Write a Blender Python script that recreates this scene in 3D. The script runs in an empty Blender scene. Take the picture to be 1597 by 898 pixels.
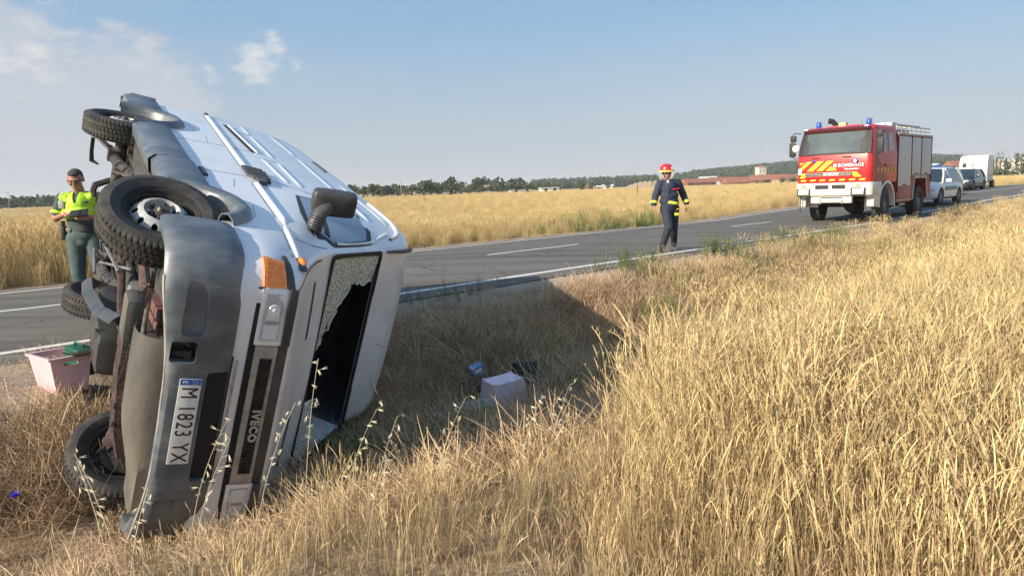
import bpy, bmesh, math, random
import numpy as np
from mathutils import Matrix, Vector, Euler
R = math.radians
random.seed(7); rng = np.random.default_rng(7)
scene = bpy.context.scene
COL = scene.collection

# ------------------------------------------------------------------ camera
PITCH, ROLL, CAMZ = R(7.5), R(1.9), 1.4
_fw = Vector((0, math.cos(PITCH), -math.sin(PITCH))); _u0 = Vector((0, math.sin(PITCH), math.cos(PITCH))); _r0 = Vector((1, 0, 0))
_rt = math.cos(ROLL)*_r0 - math.sin(ROLL)*_u0; _up = math.sin(ROLL)*_r0 + math.cos(ROLL)*_u0
cam = bpy.data.cameras.new('camera'); cam_o = bpy.data.objects.new('camera', cam); COL.objects.link(cam_o)
cam.sensor_fit = 'HORIZONTAL'; cam.sensor_width = 36; cam.lens = 1162/1597*36; cam.clip_start = .05; cam.clip_end = 20000
m4 = Matrix((_rt, _up, -_fw)).transposed().to_4x4(); m4.translation = (0, 0, CAMZ); cam_o.matrix_world = m4
scene.camera = cam_o

# ------------------------------------------------------------------ light
SUN_AZ, SUN_EL = R(-143), R(27)          # azimuth of the sun measured from +X towards +Y
sd = Vector((math.cos(SUN_AZ)*math.cos(SUN_EL), math.sin(SUN_AZ)*math.cos(SUN_EL), math.sin(SUN_EL)))
sun = bpy.data.lights.new('sun', 'SUN'); sun.energy = 3.7; sun.angle = R(.55); sun.color = (1, .89, .72)
sun_o = bpy.data.objects.new('sun', sun); COL.objects.link(sun_o); sun_o.rotation_euler = sd.to_track_quat('Z', 'Y').to_euler()
sun_o.location = (-20, -15, 30)
scene.view_settings.view_transform = 'Standard'; scene.view_settings.look = 'None'; scene.view_settings.gamma = 1
scene.view_settings.exposure = 1.0
w = bpy.data.worlds.new('World'); scene.world = w; w.use_nodes = True
nt = w.node_tree; nt.nodes.clear()
def N(t, typ, **k):
    n = t.nodes.new(typ)
    for a, b in k.items(): setattr(n, a, b)
    return n
wo = N(nt, 'ShaderNodeOutputWorld'); bg = N(nt, 'ShaderNodeBackground')
sky = N(nt, 'ShaderNodeTexSky', sky_type='NISHITA', sun_disc=False)
sky.sun_elevation = SUN_EL; sky.sun_rotation = math.atan2(sd.x, sd.y); sky.dust_density = 2.2; sky.air_density = 1.25; sky.ozone_density = 2.0
bg.inputs[1].default_value = .112
geo = N(nt, 'ShaderNodeTexCoord')
sep = N(nt, 'ShaderNodeSeparateXYZ'); nt.links.new(geo.outputs['Generated'], sep.inputs[0])
# thin haze veil towards the horizon, the same all the way round
hz = N(nt, 'ShaderNodeMapRange'); hz.inputs[1].default_value = 0.0; hz.inputs[2].default_value = .42; hz.inputs[3].default_value = .9; hz.inputs[4].default_value = .8
hz.interpolation_type = 'SMOOTHSTEP'
nt.links.new(sep.outputs[2], hz.inputs[0])
mx = N(nt, 'ShaderNodeMix', data_type='RGBA')
cr = N(nt, 'ShaderNodeValToRGB'); nt.links.new(sep.outputs[2], cr.inputs[0]); nt.links.new(cr.outputs[0], mx.inputs[7])
el = cr.color_ramp.elements; el[0].position = 0; el[0].color = (2.5, 2.66, 2.88, 1); el[1].position = 1; el[1].color = (.8, 1.5, 2.9, 1)
for p_, c_ in ((.08, (2.02, 2.40, 2.88, 1)), (.23, (1.08, 1.90, 2.95, 1))): e_ = el.new(p_); e_.color = c_
nt.links.new(hz.outputs[0], mx.inputs[0]); nt.links.new(sky.outputs[0], mx.inputs[6])
# small cumulus puffs and a soft bank to the left, thin cirrus overhead
mp = N(nt, 'ShaderNodeMapping'); mp.inputs['Scale'].default_value = (1, 1, 2.1)
nt.links.new(geo.outputs['Generated'], mp.inputs[0])
n1 = N(nt, 'ShaderNodeTexNoise'); n1.inputs['Scale'].default_value = 26; n1.inputs['Detail'].default_value = 8; n1.inputs['Roughness'].default_value = .62
nt.links.new(mp.outputs[0], n1.inputs[0])
def dirmask(px, py, pz, rad_in, rad_out):
    d = N(nt, 'ShaderNodeVectorMath', operation='DISTANCE'); nt.links.new(geo.outputs['Generated'], d.inputs[0]); d.inputs[1].default_value = Vector((px, py, pz)).normalized()
    r = N(nt, 'ShaderNodeMapRange', interpolation_type='SMOOTHSTEP'); nt.links.new(d.outputs['Value'], r.inputs[0])
    r.inputs[1].default_value = rad_in; r.inputs[2].default_value = rad_out; r.inputs[3].default_value = 1; r.inputs[4].default_value = 0
    return r.outputs[0]
def mth(op, a, b=None, clamp=False):
    n = N(nt, 'ShaderNodeMath', operation=op, use_clamp=clamp)
    for i, x in enumerate((a, b)):
        if x is None: continue
        if hasattr(x, 'default_value') or hasattr(x, 'links'): nt.links.new(x, n.inputs[i])
        else: n.inputs[i].default_value = x
    return n.outputs[0]
CLOUDS = [(-.325, 1.0, .178, .0, .060), (-.298, 1.0, .195, .0, .035), (-.27, 1.0, .17, .0, .026), (-.385, 1.0, .155, .0, .032), (-.69, 1.0, .200, .0, .08), (-.60, 1.0, .185, .0, .10), (-.48, 1.0, .180, .0, .075), (-.53, 1., .235, .0, .05), (-.40, 1.0, .19, .0, .03)]
tot = None
for i, c in enumerate(CLOUDS):
    k = mth('MULTIPLY', dirmask(*c), (.54, .50, .40, .40, .50, .38, .34, .30, .26)[i])
    tot = k if tot is None else mth('MAXIMUM', tot, k)
cl = mth('ADD', n1.outputs[0], tot)
rr = N(nt, 'ShaderNodeMapRange', interpolation_type='SMOOTHSTEP'); nt.links.new(cl, rr.inputs[0])
rr.inputs[1].default_value = .74; rr.inputs[2].default_value = 1.12; rr.inputs[3].default_value = 0; rr.inputs[4].default_value = .85
# broad pale bank under the puffs
bank_m = mth('MAXIMUM', mth('MAXIMUM', dirmask(-.66, 1, .12, .05, .19), dirmask(-.50, 1, .11, .04, .15)), dirmask(-.9, 1, .12, .05, .3))
bk = mth('ADD', bank_m, mth('MULTIPLY', mth('SUBTRACT', n1.outputs[0], .5), 1.6))
rb_ = N(nt, 'ShaderNodeMapRange', interpolation_type='SMOOTHSTEP'); nt.links.new(bk, rb_.inputs[0]); rb_.inputs[1].default_value = .25; rb_.inputs[2].default_value = .8; rb_.inputs[3].default_value = 0; rb_.inputs[4].default_value = .75
mxb = N(nt, 'ShaderNodeMix', data_type='RGBA'); mxb.inputs[7].default_value = (2.75, 2.82, 3.05, 1); nt.links.new(rb_.outputs[0], mxb.inputs[0]); nt.links.new(mx.outputs[2], mxb.inputs[6])
mx2 = N(nt, 'ShaderNodeMix', data_type='RGBA'); mx2.inputs[7].default_value = (3.7, 3.65, 3.6, 1)
nt.links.new(rr.outputs[0], mx2.inputs[0]); nt.links.new(mxb.outputs[2], mx2.inputs[6])
n2 = N(nt, 'ShaderNodeTexNoise'); n2.inputs['Scale'].default_value = 2.2; n2.inputs['Detail'].default_value = 6
mp2 = N(nt, 'ShaderNodeMapping'); mp2.inputs['Scale'].default_value = (1, .6, 6); mp2.inputs['Rotation'].default_value = (.1, .25, .3)
nt.links.new(geo.outputs['Generated'], mp2.inputs[0]); nt.links.new(mp2.outputs[0], n2.inputs[0])
r3 = N(nt, 'ShaderNodeMapRange'); nt.links.new(n2.outputs[0], r3.inputs[0]); r3.inputs[1].default_value = .45; r3.inputs[2].default_value = .8; r3.inputs[3].default_value = 0; r3.inputs[4].default_value = .35
mx3 = N(nt, 'ShaderNodeMix', data_type='RGBA'); mx3.inputs[7].default_value = (2.4, 2.75, 3.1, 1)
nt.links.new(r3.outputs[0], mx3.inputs[0]); nt.links.new(mx2.outputs[2], mx3.inputs[6])
nt.links.new(mx3.outputs[2], bg.inputs[0]); nt.links.new(bg.outputs[0], wo.inputs[0])

# ------------------------------------------------------------------ helpers
def mat(name, col, rough=.6, metal=0, var=0, vscale=6, col2=None, bump=0, bscale=40, coat=0, spec=.5, stretch=None, detail=5, emit=None, alpha=None, trans=0, thr=(.35, .65), rnd=0):
    m = bpy.data.materials.new(name); m.use_nodes = True; t = m.node_tree
    b = t.nodes['Principled BSDF']; b.inputs['Roughness'].default_value = rough; b.inputs['Metallic'].default_value = metal
    b.inputs['Coat Weight'].default_value = coat; b.inputs['Specular IOR Level'].default_value = spec
    b.inputs['Base Color'].default_value = (*col, 1)
    if alpha is not None: b.inputs['Alpha'].default_value = alpha
    if trans: b.inputs['Transmission Weight'].default_value = trans
    if emit: b.inputs['Emission Color'].default_value = (*emit[0], 1); b.inputs['Emission Strength'].default_value = emit[1]
    tc = N(t, 'ShaderNodeTexCoord'); vec = tc.outputs['Object']
    if stretch:
        q = N(t, 'ShaderNodeMapping'); q.inputs['Scale'].default_value = stretch; t.links.new(vec, q.inputs[0]); vec = q.outputs[0]
    cs = None
    if col2 or var:
        c2 = col2 or tuple(max(0, c*(1-var)) for c in col)
        n = N(t, 'ShaderNodeTexNoise'); n.inputs['Scale'].default_value = vscale; n.inputs['Detail'].default_value = detail; n.inputs['Roughness'].default_value = .6
        t.links.new(vec, n.inputs[0])
        r = N(t, 'ShaderNodeMapRange'); r.inputs[1].default_value = thr[0]; r.inputs[2].default_value = thr[1]; t.links.new(n.outputs[0], r.inputs[0])
        x = N(t, 'ShaderNodeMix', data_type='RGBA'); x.inputs[6].default_value = (*col, 1); x.inputs[7].default_value = (*c2, 1)
        t.links.new(r.outputs[0], x.inputs[0]); cs = x.outputs[2]
    if rnd:
        oi = N(t, 'ShaderNodeObjectInfo'); hv = N(t, 'ShaderNodeHueSaturation')
        a = N(t, 'ShaderNodeMapRange'); a.inputs[3].default_value = 1-rnd; a.inputs[4].default_value = 1+rnd; t.links.new(oi.outputs['Random'], a.inputs[0]); t.links.new(a.outputs[0], hv.inputs['Value'])
        if cs: t.links.new(cs, hv.inputs['Color'])
        else: hv.inputs['Color'].default_value = (*col, 1)
        cs = hv.outputs[0]
    if cs: t.links.new(cs, b.inputs['Base Color'])
    if bump:
        n = N(t, 'ShaderNodeTexNoise'); n.inputs['Scale'].default_value = bscale; n.inputs['Detail'].default_value = 6; t.links.new(vec, n.inputs[0])
        u = N(t, 'ShaderNodeBump'); u.inputs['Strength'].default_value = bump; u.inputs['Distance'].default_value = .02; t.links.new(n.outputs[0], u.inputs['Height']); t.links.new(u.outputs[0], b.inputs['Normal'])
    return m

class MB:
    def __init__(s): s.v = []; s.f = []; s.mi = []
    def add(s, v, f, mi=0):
        o = len(s.v); s.v += [tuple(p) for p in v]; s.f += [tuple(i+o for i in q) for q in f]; s.mi += [mi]*len(f); return s
    def box(s, c, d, mi=0, rot=None, bev=0):
        bm = bmesh.new(); bmesh.ops.create_cube(bm, size=1)
        bmesh.ops.scale(bm, vec=d, verts=bm.verts)
        if bev: bmesh.ops.bevel(bm, geom=list(bm.edges), offset=min(bev, min(d)*.45), segments=2, affect='EDGES', profile=.6)
        M = Matrix.Translation(c)
        if rot is not None: M = M @ (rot.to_4x4() if isinstance(rot, (Matrix, Euler)) is False else (rot if isinstance(rot, Matrix) else rot.to_matrix()).to_4x4())
        bm.verts.index_update()
        s.add([M @ v.co for v in bm.verts], [[v.index for v in f.verts] for f in bm.faces], mi); bm.free(); return s
    def tube(s, pts, r, n=8, mi=0, caps=True, sq=(1, 1)):
        pts = [Vector(p) for p in pts]; rs = r if isinstance(r, (list, tuple)) else [r]*len(pts)
        V = []; up = None
        for i, p in enumerate(pts):
            d = (pts[min(i+1, len(pts)-1)]-pts[max(i-1, 0)]).normalized()
            if up is None: up = d.orthogonal().normalized()
            else: up = (up-d*up.dot(d)).normalized()
            sdv = d.cross(up)
            for k in range(n):
                a = 2*math.pi*k/n; V.append(p+(up*math.cos(a)*sq[0]+sdv*math.sin(a)*sq[1])*rs[i])
        F = [[i*n+k, i*n+(k+1) % n, (i+1)*n+(k+1) % n, (i+1)*n+k] for i in range(len(pts)-1) for k in range(n)]
        if caps: F += [list(range(n))[::-1], [(len(pts)-1)*n+k for k in range(n)]]
        return s.add(V, F, mi)
    def lathe(s, prof, M=Matrix(), n=32, mi=0, a0=0, a1=2*math.pi):   # profile (radius, height along local Y)
        full = abs(a1-a0-2*math.pi) < 1e-6; c = n if full else n+1
        V = [M @ Vector((r*math.cos(a0+(a1-a0)*k/n), h, r*math.sin(a0+(a1-a0)*k/n))) for r, h in prof for k in range(c)]
        F = [[i*c+k, i*c+(k+1) % c, (i+1)*c+(k+1) % c, (i+1)*c+k] for i in range(len(prof)-1) for k in range(n)]
        return s.add(V, F, mi)
    def prism(s, poly, h0, h1, M=Matrix(), mi=0):                     # poly in local XY, extruded along local Z
        n = len(poly); V = [M @ Vector((x, y, h0)) for x, y in poly]+[M @ Vector((x, y, h1)) for x, y in poly]
        return s.add(V, [list(range(n))[::-1], list(range(n, 2*n))]+[[i, (i+1) % n, n+(i+1) % n, n+i] for i in range(n)], mi)
    def grid(s, P, mi=0, wrap=False):                                 # P[i][j] points
        a, b = len(P), len(P[0]); V = [p for row in P for p in row]; e = b if wrap else b-1
        return s.add(V, [[i*b+j, i*b+(j+1) % b, (i+1)*b+(j+1) % b, (i+1)*b+j] for i in range(a-1) for j in range(e)], mi)
    def ell(s, c, r, mi=0, rot=None, n=16):
        prof = [(math.sin(math.pi*i/(n//2)), -math.cos(math.pi*i/(n//2))) for i in range(n//2+1)]
        M = Matrix.Translation(c) @ ((rot.to_4x4() if rot is not None else Matrix())) @ Matrix.Diagonal((*r, 1))
        return s.lathe([(max(a, 1e-4), b) for a, b in prof], M, n, mi)
    def mesh(s, name, mats, smooth=35):
        me = bpy.data.meshes.new(name); me.from_pydata(s.v, [], s.f); me.validate()
        if len(me.polygons) == len(s.mi): me.polygons.foreach_set('material_index', s.mi)
        bm = bmesh.new(); bm.from_mesh(me); bmesh.ops.recalc_face_normals(bm, faces=bm.faces); bm.to_mesh(me); bm.free()
        for m in (mats if isinstance(mats, (list, tuple)) else [mats]): me.materials.append(m)
        if smooth: shade(me, smooth)
        return me
    def build(s, name, mats, parent=None, smooth=35): return link(name, s.mesh(name, mats, smooth), parent)
def shade(me, ang=35):
    me.polygons.foreach_set('use_smooth', [True]*len(me.polygons)); me.set_sharp_from_angle(angle=R(ang)); me.update()
def link(name, me, parent=None, mtx=None):
    o = bpy.data.objects.new(name, me); COL.objects.link(o)
    if parent: o.parent = parent
    if mtx is not None: o.matrix_local = mtx
    return o
def tag(o, label=None, cat=None, group=None, kind=None):
    for k, v in (('label', label), ('category', cat), ('group', group), ('kind', kind)):
        if v: o[k] = v
    return o
def empty(name, loc=(0, 0, 0), rz=0, label=None, cat=None, group=None):
    o = bpy.data.objects.new(name, None); COL.objects.link(o); o.empty_display_size = .2
    o.location = loc; o.rotation_euler = (0, 0, rz); return tag(o, label, cat, group)
def copy_tree(o, parent=None):
    c = o.copy(); COL.objects.link(c); c.parent = parent
    for ch in list(o.children): copy_tree(ch, c)
    return c
def modded(me, mods, name='tmp'):
    o = bpy.data.objects.new(name, me); COL.objects.link(o)
    for typ, kw in mods:
        m = o.modifiers.new('m', typ)
        for k, v in kw.items(): setattr(m, k, v)
    dg = bpy.context.evaluated_depsgraph_get(); dg.update()
    out = bpy.data.meshes.new_from_object(o.evaluated_get(dg)); bpy.data.objects.remove(o); return out
def boolean(me, cutters):
    mats = list(me.materials)
    cs = [link('cut', c if not isinstance(c, MB) else c.mesh('cut', [], 0)) for c in cutters]
    out = modded(me, [('BOOLEAN', dict(operation='DIFFERENCE', object=c, solver='EXACT')) for c in cs])
    for c in cs: bpy.data.objects.remove(c)
    ix = [p.material_index for p in out.polygons]; out.materials.clear()
    for m in mats: out.materials.append(m)
    if len(mats) > 1: out.polygons.foreach_set('material_index', [min(i, len(mats)-1) for i in ix])
    return out
def clay(mb, mat_, vox=.012, sm=4, fac=.5):
    """union of overlapping volumes melted into one continuous surface"""
    me = mb.mesh('clay', [], 0)
    me = modded(me, [('REMESH', dict(mode='VOXEL', voxel_size=vox)), ('SMOOTH', dict(factor=fac, iterations=sm))])
    me.materials.clear(); me.materials.append(mat_); shade(me, 60); return me
def text_mesh(txt, size, depth=0, bold=0, spacing=1, align='CENTER'):
    c = bpy.data.curves.new('t', 'FONT'); c.body = txt; c.size = size; c.extrude = depth; c.offset = bold; c.space_character = spacing; c.align_x = align; c.align_y = 'CENTER'; c.resolution_u = 3
    o = bpy.data.objects.new('t', c); COL.objects.link(o); dg = bpy.context.evaluated_depsgraph_get(); dg.update()
    me = bpy.data.meshes.new_from_object(o.evaluated_get(dg)); bpy.data.objects.remove(o); return me
def frame(origin, xa, ya):
    xa = Vector(xa).normalized(); ya = Vector(ya); z = xa.cross(ya).normalized(); ya = z.cross(xa)
    m = Matrix((xa, ya, z)).transposed().to_4x4(); m.translation = origin; return m
# ------------------------------------------------------------------ terrain (s = across the road, t = along it)
Q = math.sqrt(.5)
def st(x, y): return (y-x)*Q, (x+y)*Q
def xy(s, t): return (t-s)*Q, (t+s)*Q
def smooth(a, b, x): q = np.clip((x-a)/(b-a), 0, 1); return q*q*(3-2*q)
sA, zA = [-6, 0, 2.4, 3.2, 4.0, 4.6, 5.2, 5.7, 6.25, 7.0], [-.12, -.12, -.16, -.24, -.52, -.66, -.56, -.33, -.06, 0]
sB, zB = [-6, 0, 2.3, 3.1, 4.0, 4.8, 5.5, 6.6, 7.5, 7.85], [-.12, -.12, -.16, -.34, -.63, -.74, -.74, -.40, -.06, -.005]
def fn(x, y, seed=0):   # cheap smooth noise
    return (np.sin(x*1.7+seed)*np.cos(y*1.3-seed)+np.sin(x*.63+y*.9+seed*2)+np.cos(x*2.9-y*2.3+seed)*.5)/2.5
def rise(t): return .42*(1-np.exp(-np.maximum(t-25, 0)/15))
HU = [-2, -.75, -.4, -.05, .03, .09, .19, .20, .23, .38, .52, .60, .64, 2]
HH = [0, 0, 3, 9.5, 9, 10, 11, 9, 9.5, 16.5, 18, 15.5, 8, 4]
def zg(x, y):
    x = np.asarray(x, float); y = np.asarray(y, float)
    s, t = st(x, y)
    a = np.interp(s, sA, zA); b = np.interp(s, sB, zB); k = smooth(1.2, 2.9, t)
    z = a*(1-k)+b*k
    z = z*(1-.45*smooth(12, 30, t))
    rough = np.where((s < 7.6) | (s > 15.3), 1., 0.)*np.minimum(1, np.minimum(np.abs(s-7.6), np.abs(s-15.3))/.5)
    z = z+rough*(.035*fn(x*1.3, y*1.3)+.012*fn(x*6, y*6, 3))
    r = np.hypot(x, y); z = z+rough*.25*fn(x*.02, y*.02, 5)*smooth(60, 200, r)
    u = np.where(y > 0, x/np.maximum(y, 1), np.sign(x)*2)
    z = z+rise(t)+np.interp(u, HU, HH)*smooth(560, 900, r)*(1-.6*smooth(1500, 4000, r))
    road = smooth(7.75, 7.95, s)*(1-smooth(14.65, 14.9, s)); z = z-.018*road*(r < 400)
    return z
def Z(x, y): return float(zg(x, y))
sg = np.concatenate([-np.geomspace(6000, 3, 40), np.arange(-2.5, 2, .3), np.arange(2, 8.2, .11), np.arange(8.3, 14.7, .6), np.arange(14.7, 20, .25), np.geomspace(20.5, 6500, 70)])
tg = np.concatenate([-np.geomspace(6000, 4.4, 40), np.arange(-4, 16, .16), np.arange(16, 60, .8), np.geomspace(61, 6500, 80)])
S, T = np.meshgrid(sg, tg, indexing='ij'); X, Y = xy(S, T); ZZ = zg(X, Y)
def npmesh(name, co, faces):
    me = bpy.data.meshes.new(name); me.vertices.add(len(co)); me.vertices.foreach_set('co', np.asarray(co, 'f').ravel())
    k = faces.shape[1]; me.loops.add(faces.size); me.loops.foreach_set('vertex_index', faces.ravel().astype('i'))
    me.polygons.add(len(faces)); me.polygons.foreach_set('loop_start', np.arange(0, faces.size, k, dtype='i')); me.polygons.foreach_set('loop_total', np.full(len(faces), k, 'i'))
    me.update(calc_edges=True); return me
def gridfaces(a, b):
    i, j = np.meshgrid(np.arange(a-1), np.arange(b-1), indexing='ij'); q = i*b+j
    return np.stack([q, q+b, q+b+1, q+1], -1).reshape(-1, 4)
me = npmesh('ground', np.stack([X, Y, ZZ], -1).reshape(-1, 3), gridfaces(*S.shape)); me.polygons.foreach_set('use_smooth', [True]*len(me.polygons))
# ground colours: dry soil, straw litter, gravel verge, golden field, tan hills
gm = bpy.data.materials.new('dry_ground'); gm.use_nodes = True; t = gm.node_tree; b = t.nodes['Principled BSDF']; b.inputs['Roughness'].default_value = .95; b.inputs['Specular IOR Level'].default_value = .1
tc = N(t, 'ShaderNodeTexCoord')
def noise(sc, det=6, rough=.6, stretch=None):
    n = N(t, 'ShaderNodeTexNoise'); n.inputs['Scale'].default_value = sc; n.inputs['Detail'].default_value = det; n.inputs['Roughness'].default_value = rough
    v = tc.outputs['Object']
    if stretch: q = N(t, 'ShaderNodeMapping'); q.inputs['Scale'].default_value = stretch; q.inputs['Rotation'].default_value = (0, 0, R(-45)); t.links.new(v, q.inputs[0]); v = q.outputs[0]
    t.links.new(v, n.inputs[0]); return n.outputs[0]
def rng_(v, a, b_, c=0, d=1, sm=True):
    n = N(t, 'ShaderNodeMapRange'); n.interpolation_type = 'SMOOTHSTEP' if sm else 'LINEAR'; t.links.new(v, n.inputs[0])
    for i, q in enumerate((a, b_, c, d)): n.inputs[i+1].default_value = q
    return n.outputs[0]
def mixc(f, a, b_):
    n = N(t, 'ShaderNodeMix', data_type='RGBA'); t.links.new(f, n.inputs[0])
    for i, q in ((6, a), (7, b_)):
        if isinstance(q, tuple): n.inputs[i].default_value = (*q, 1)
        else: t.links.new(q, n.inputs[i])
    return n.outputs[2]
def att(name): n = N(t, 'ShaderNodeAttribute'); n.attribute_name = name; return n.outputs['Fac']
straw = mixc(rng_(noise(35, 8, .75), .4, .62), (.27, .19, .125), (.58, .44, .29))
straw = mixc(rng_(noise(3, 5), .42, .62), straw, (.20, .145, .09))
gravel = mixc(rng_(noise(120, 4, .8), .42, .6), (.36, .28, .205), (.60, .49, .375))
gravel = mixc(rng_(noise(7, 5), .55, .72), gravel, straw)
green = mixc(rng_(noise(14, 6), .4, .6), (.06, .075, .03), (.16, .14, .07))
fieldc = mixc(rng_(noise(.25, 7, .7, (1, .35, 1)), .35, .65), (.56, .43, .21), (.48, .35, .17))
fieldc = mixc(rng_(noise(.03, 4, .6, (1, .3, 1)), .45, .7), fieldc, (.38, .30, .15))
hillc = mixc(rng_(noise(.012, 6, .65), .42, .6), (.46, .36, .22), (.30, .22, .13))
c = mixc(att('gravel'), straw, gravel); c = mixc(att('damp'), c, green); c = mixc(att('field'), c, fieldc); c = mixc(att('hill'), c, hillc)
t.links.new(c, b.inputs['Base Color'])
bp = N(t, 'ShaderNodeBump'); bp.inputs['Strength'].default_value = .8; bp.inputs['Distance'].default_value = .03; t.links.new(noise(45, 8, .8), bp.inputs['Height']); t.links.new(bp.outputs[0], b.inputs['Normal'])
Rr = np.hypot(X, Y)
def fa(name, v): a = me.attributes.new(name, 'FLOAT', 'POINT'); a.data.foreach_set('value', v.astype('f').ravel())
edge = 7.55-1.35*(1-smooth(1.2, 2.9, T))
fa('gravel', smooth(edge-.25, edge+.15, S)*(1-smooth(14.9, 15.2, S)))
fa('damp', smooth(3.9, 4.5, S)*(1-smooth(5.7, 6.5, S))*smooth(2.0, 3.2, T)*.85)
fa('field', smooth(15.2, 16.5, S)+(1-smooth(-40, -20, S))*0)
fa('hill', smooth(520, 640, Rr))
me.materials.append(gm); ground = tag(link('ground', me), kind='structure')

# road with crown, longitudinal wear bands; painted lines 4 mm above
def strip(name, s0, s1, t0, t1, dz, material, ns=1, wob=0, seed=0):
    ss = np.linspace(s0, s1, ns+1); tt = np.concatenate([np.arange(t0, min(t1, 40), .4), np.geomspace(40.5, t1, 40)]) if t1 > 41 else np.linspace(t0, t1, max(2, int((t1-t0)/.25)))
    S_, T_ = np.meshgrid(ss, tt, indexing='ij')
    if wob:
        for row, sg_ in ((0, -1), (-1, 1)): S_[row] += wob*np.sin(tt*3.1+seed)*.5+wob*np.sin(tt*9.7+seed*2)*.4
    X_, Y_ = xy(S_, T_); z = .07*(1-np.abs(S_-11.33)/3.5)+rise(T_)-.002+dz
    m_ = npmesh(name, np.stack([X_, Y_, z], -1).reshape(-1, 3), gridfaces(*S_.shape)); m_.materials.append(material)
    return tag(link(name, m_), kind='structure')
am = bpy.data.materials.new('worn_asphalt'); am.use_nodes = True; t = am.node_tree; b = t.nodes['Principled BSDF']; b.inputs['Roughness'].default_value = .8; b.inputs['Specular IOR Level'].default_value = .35
tc = N(t, 'ShaderNodeTexCoord')
base = mixc(rng_(noise(160, 3, .8), .38, .62), (.108, .098, .083), (.215, .196, .166))
base = mixc(rng_(noise(.9, 6, .6, (.12, 1.6, 1)), .38, .66), base, (.098, .089, .076))
base = mixc(rng_(noise(3.5, 4, .6, (.2, 1, 1)), .6, .72), base, (.20, .185, .16))
crk = N(t, 'ShaderNodeTexVoronoi', feature='DISTANCE_TO_EDGE'); crk.inputs['Scale'].default_value = .55; wv = N(t, 'ShaderNodeVectorMath', operation='ADD'); wn_ = N(t, 'ShaderNodeTexNoise'); wn_.inputs['Scale'].default_value = 1.6; wn_.inputs['Detail'].default_value = 5; t.links.new(tc.outputs['Object'], wn_.inputs[0]); t.links.new(tc.outputs['Object'], wv.inputs[0]); t.links.new(wn_.outputs['Color'], wv.inputs[1]); t.links.new(wv.outputs[0], crk.inputs[0])
base = mixc(rng_(crk.outputs[0], .002, .012, .75, 0), base, (.05, .045, .04))
t.links.new(base, b.inputs['Base Color'])
bp = N(t, 'ShaderNodeBump'); bp.inputs['Strength'].default_value = .5; bp.inputs['Distance'].default_value = .006; t.links.new(noise(170, 4, .8), bp.inputs['Height']); t.links.new(bp.outputs[0], b.inputs['Normal'])
strip('road', 7.85, 14.78, -220, 260, 0, am, 12, .05)
pm = mat('road_paint', (.72, .70, .64), .6, var=.35, vscale=60, thr=(.55, .75))
strip('edge_line', 8.34, 8.47, -220, 260, .004, pm, 1)
strip('edge_line', 14.22, 14.36, -220, 260, .004, pm, 1)
for t0, t1 in ([(-9.3-10*k, -6.4-10*k) for k in range(0, 12)]+[(.7, 3.55), (10.65, 13.6), (20.92, 23.5), (30.6, 33.6), (40.4, 43.4), (50, 53), (60, 63), (70, 73), (80, 83), (90, 93), (100, 103)]):
    strip('centre_line', 11.28, 11.39, t0, t1, .004, pm, 1)
# ------------------------------------------------------------------ overturned van (local: x forward, y left, z up; origin under the front axle)
VR = Matrix([[0.4736, -0.2923, 0.8308], [-0.8429, 0.123, 0.5238], [-0.2553, -0.9484, -0.1882]]).to_4x4(); VR.translation = (-2.6956, 4.5462, 0.5553)
van = empty('van', label='white overturned van lying on its side in the ditch with smashed windscreen', cat='van'); van.matrix_world = VR
paint = mat('white_paint', (.77, .785, .79), .36, col2=(.60, .59, .56), vscale=2.6, thr=(.5, .85), coat=.35, bump=.03, bscale=9)
seamm = mat('black_gap', (.012, .012, .013), .7)
rub = mat('black_rubber', (.02, .02, .021), .55, bump=.1, bscale=60)
plas = mat('grey_plastic', (.085, .102, .118), .42, col2=(.23, .245, .25), vscale=5, thr=(.45, .78), stretch=(1, 1, .5), bump=.15, bscale=25, spec=.6)
plas2 = mat('dark_plastic', (.035, .038, .042), .45, col2=(.075, .075, .075), vscale=9, bump=.15, bscale=90)
dusty = mat('dusty_valance', (.068, .067, .061), .75, col2=(.14, .125, .10), vscale=5, thr=(.4, .65), bump=.12, bscale=60, stretch=(1, .35, 1))
tyrem = mat('tyre_rubber', (.028, .027, .026), .75, col2=(.075, .066, .055), vscale=7, thr=(.42, .72), bump=.15, bscale=70)
rimm = mat('white_steel_rim', (.52, .51, .49), .5, col2=(.20, .17, .14), vscale=14, thr=(.5, .7), metal=.3)
hubm = mat('greasy_hub', (.045, .043, .042), .45, col2=(.12, .10, .085), vscale=30, metal=.4)
rust = mat('rusty_steel', (.035, .024, .022), .75, col2=(.12, .06, .05), vscale=14, thr=(.45, .7), bump=.5, bscale=60)
redox = mat('red_primer_steel', (.19, .075, .065), .65, col2=(.09, .045, .04), vscale=5)
chas = mat('chassis_black', (.03, .028, .027), .6, col2=(.10, .085, .07), vscale=12, thr=(.45, .7), bump=.3, bscale=50)
alloy = mat('dirty_aluminium', (.36, .35, .33), .5, metal=.6, col2=(.16, .14, .12), vscale=25)
amber = mat('amber_lens', (.85, .20, .015), .18, col2=(.95, .34, .03), vscale=40, coat=.6)
silver = mat('worn_silver_frame', (.42, .40, .36), .5, col2=(.27, .24, .21), vscale=12, metal=.2, thr=(.45, .7))
glassd = mat('side_glass', (.03, .045, .055), .08, coat=.5)
chrome = mat('reflector_chrome', (.22, .24, .26), .18, metal=.3, col2=(.45, .47, .49), vscale=22, thr=(.3, .7), coat=.6)
lens = mat('clear_lens', (.95, .97, 1), .03, trans=1, alpha=1, spec=.5)
intr = mat('dark_interior', (.09, .095, .115), .8, col2=(.035, .035, .04), vscale=8)

def smooth_(a, b, x): q = max(0, min(1, (x-a)/(b-a))); return q*q*(3-2*q)
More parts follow.
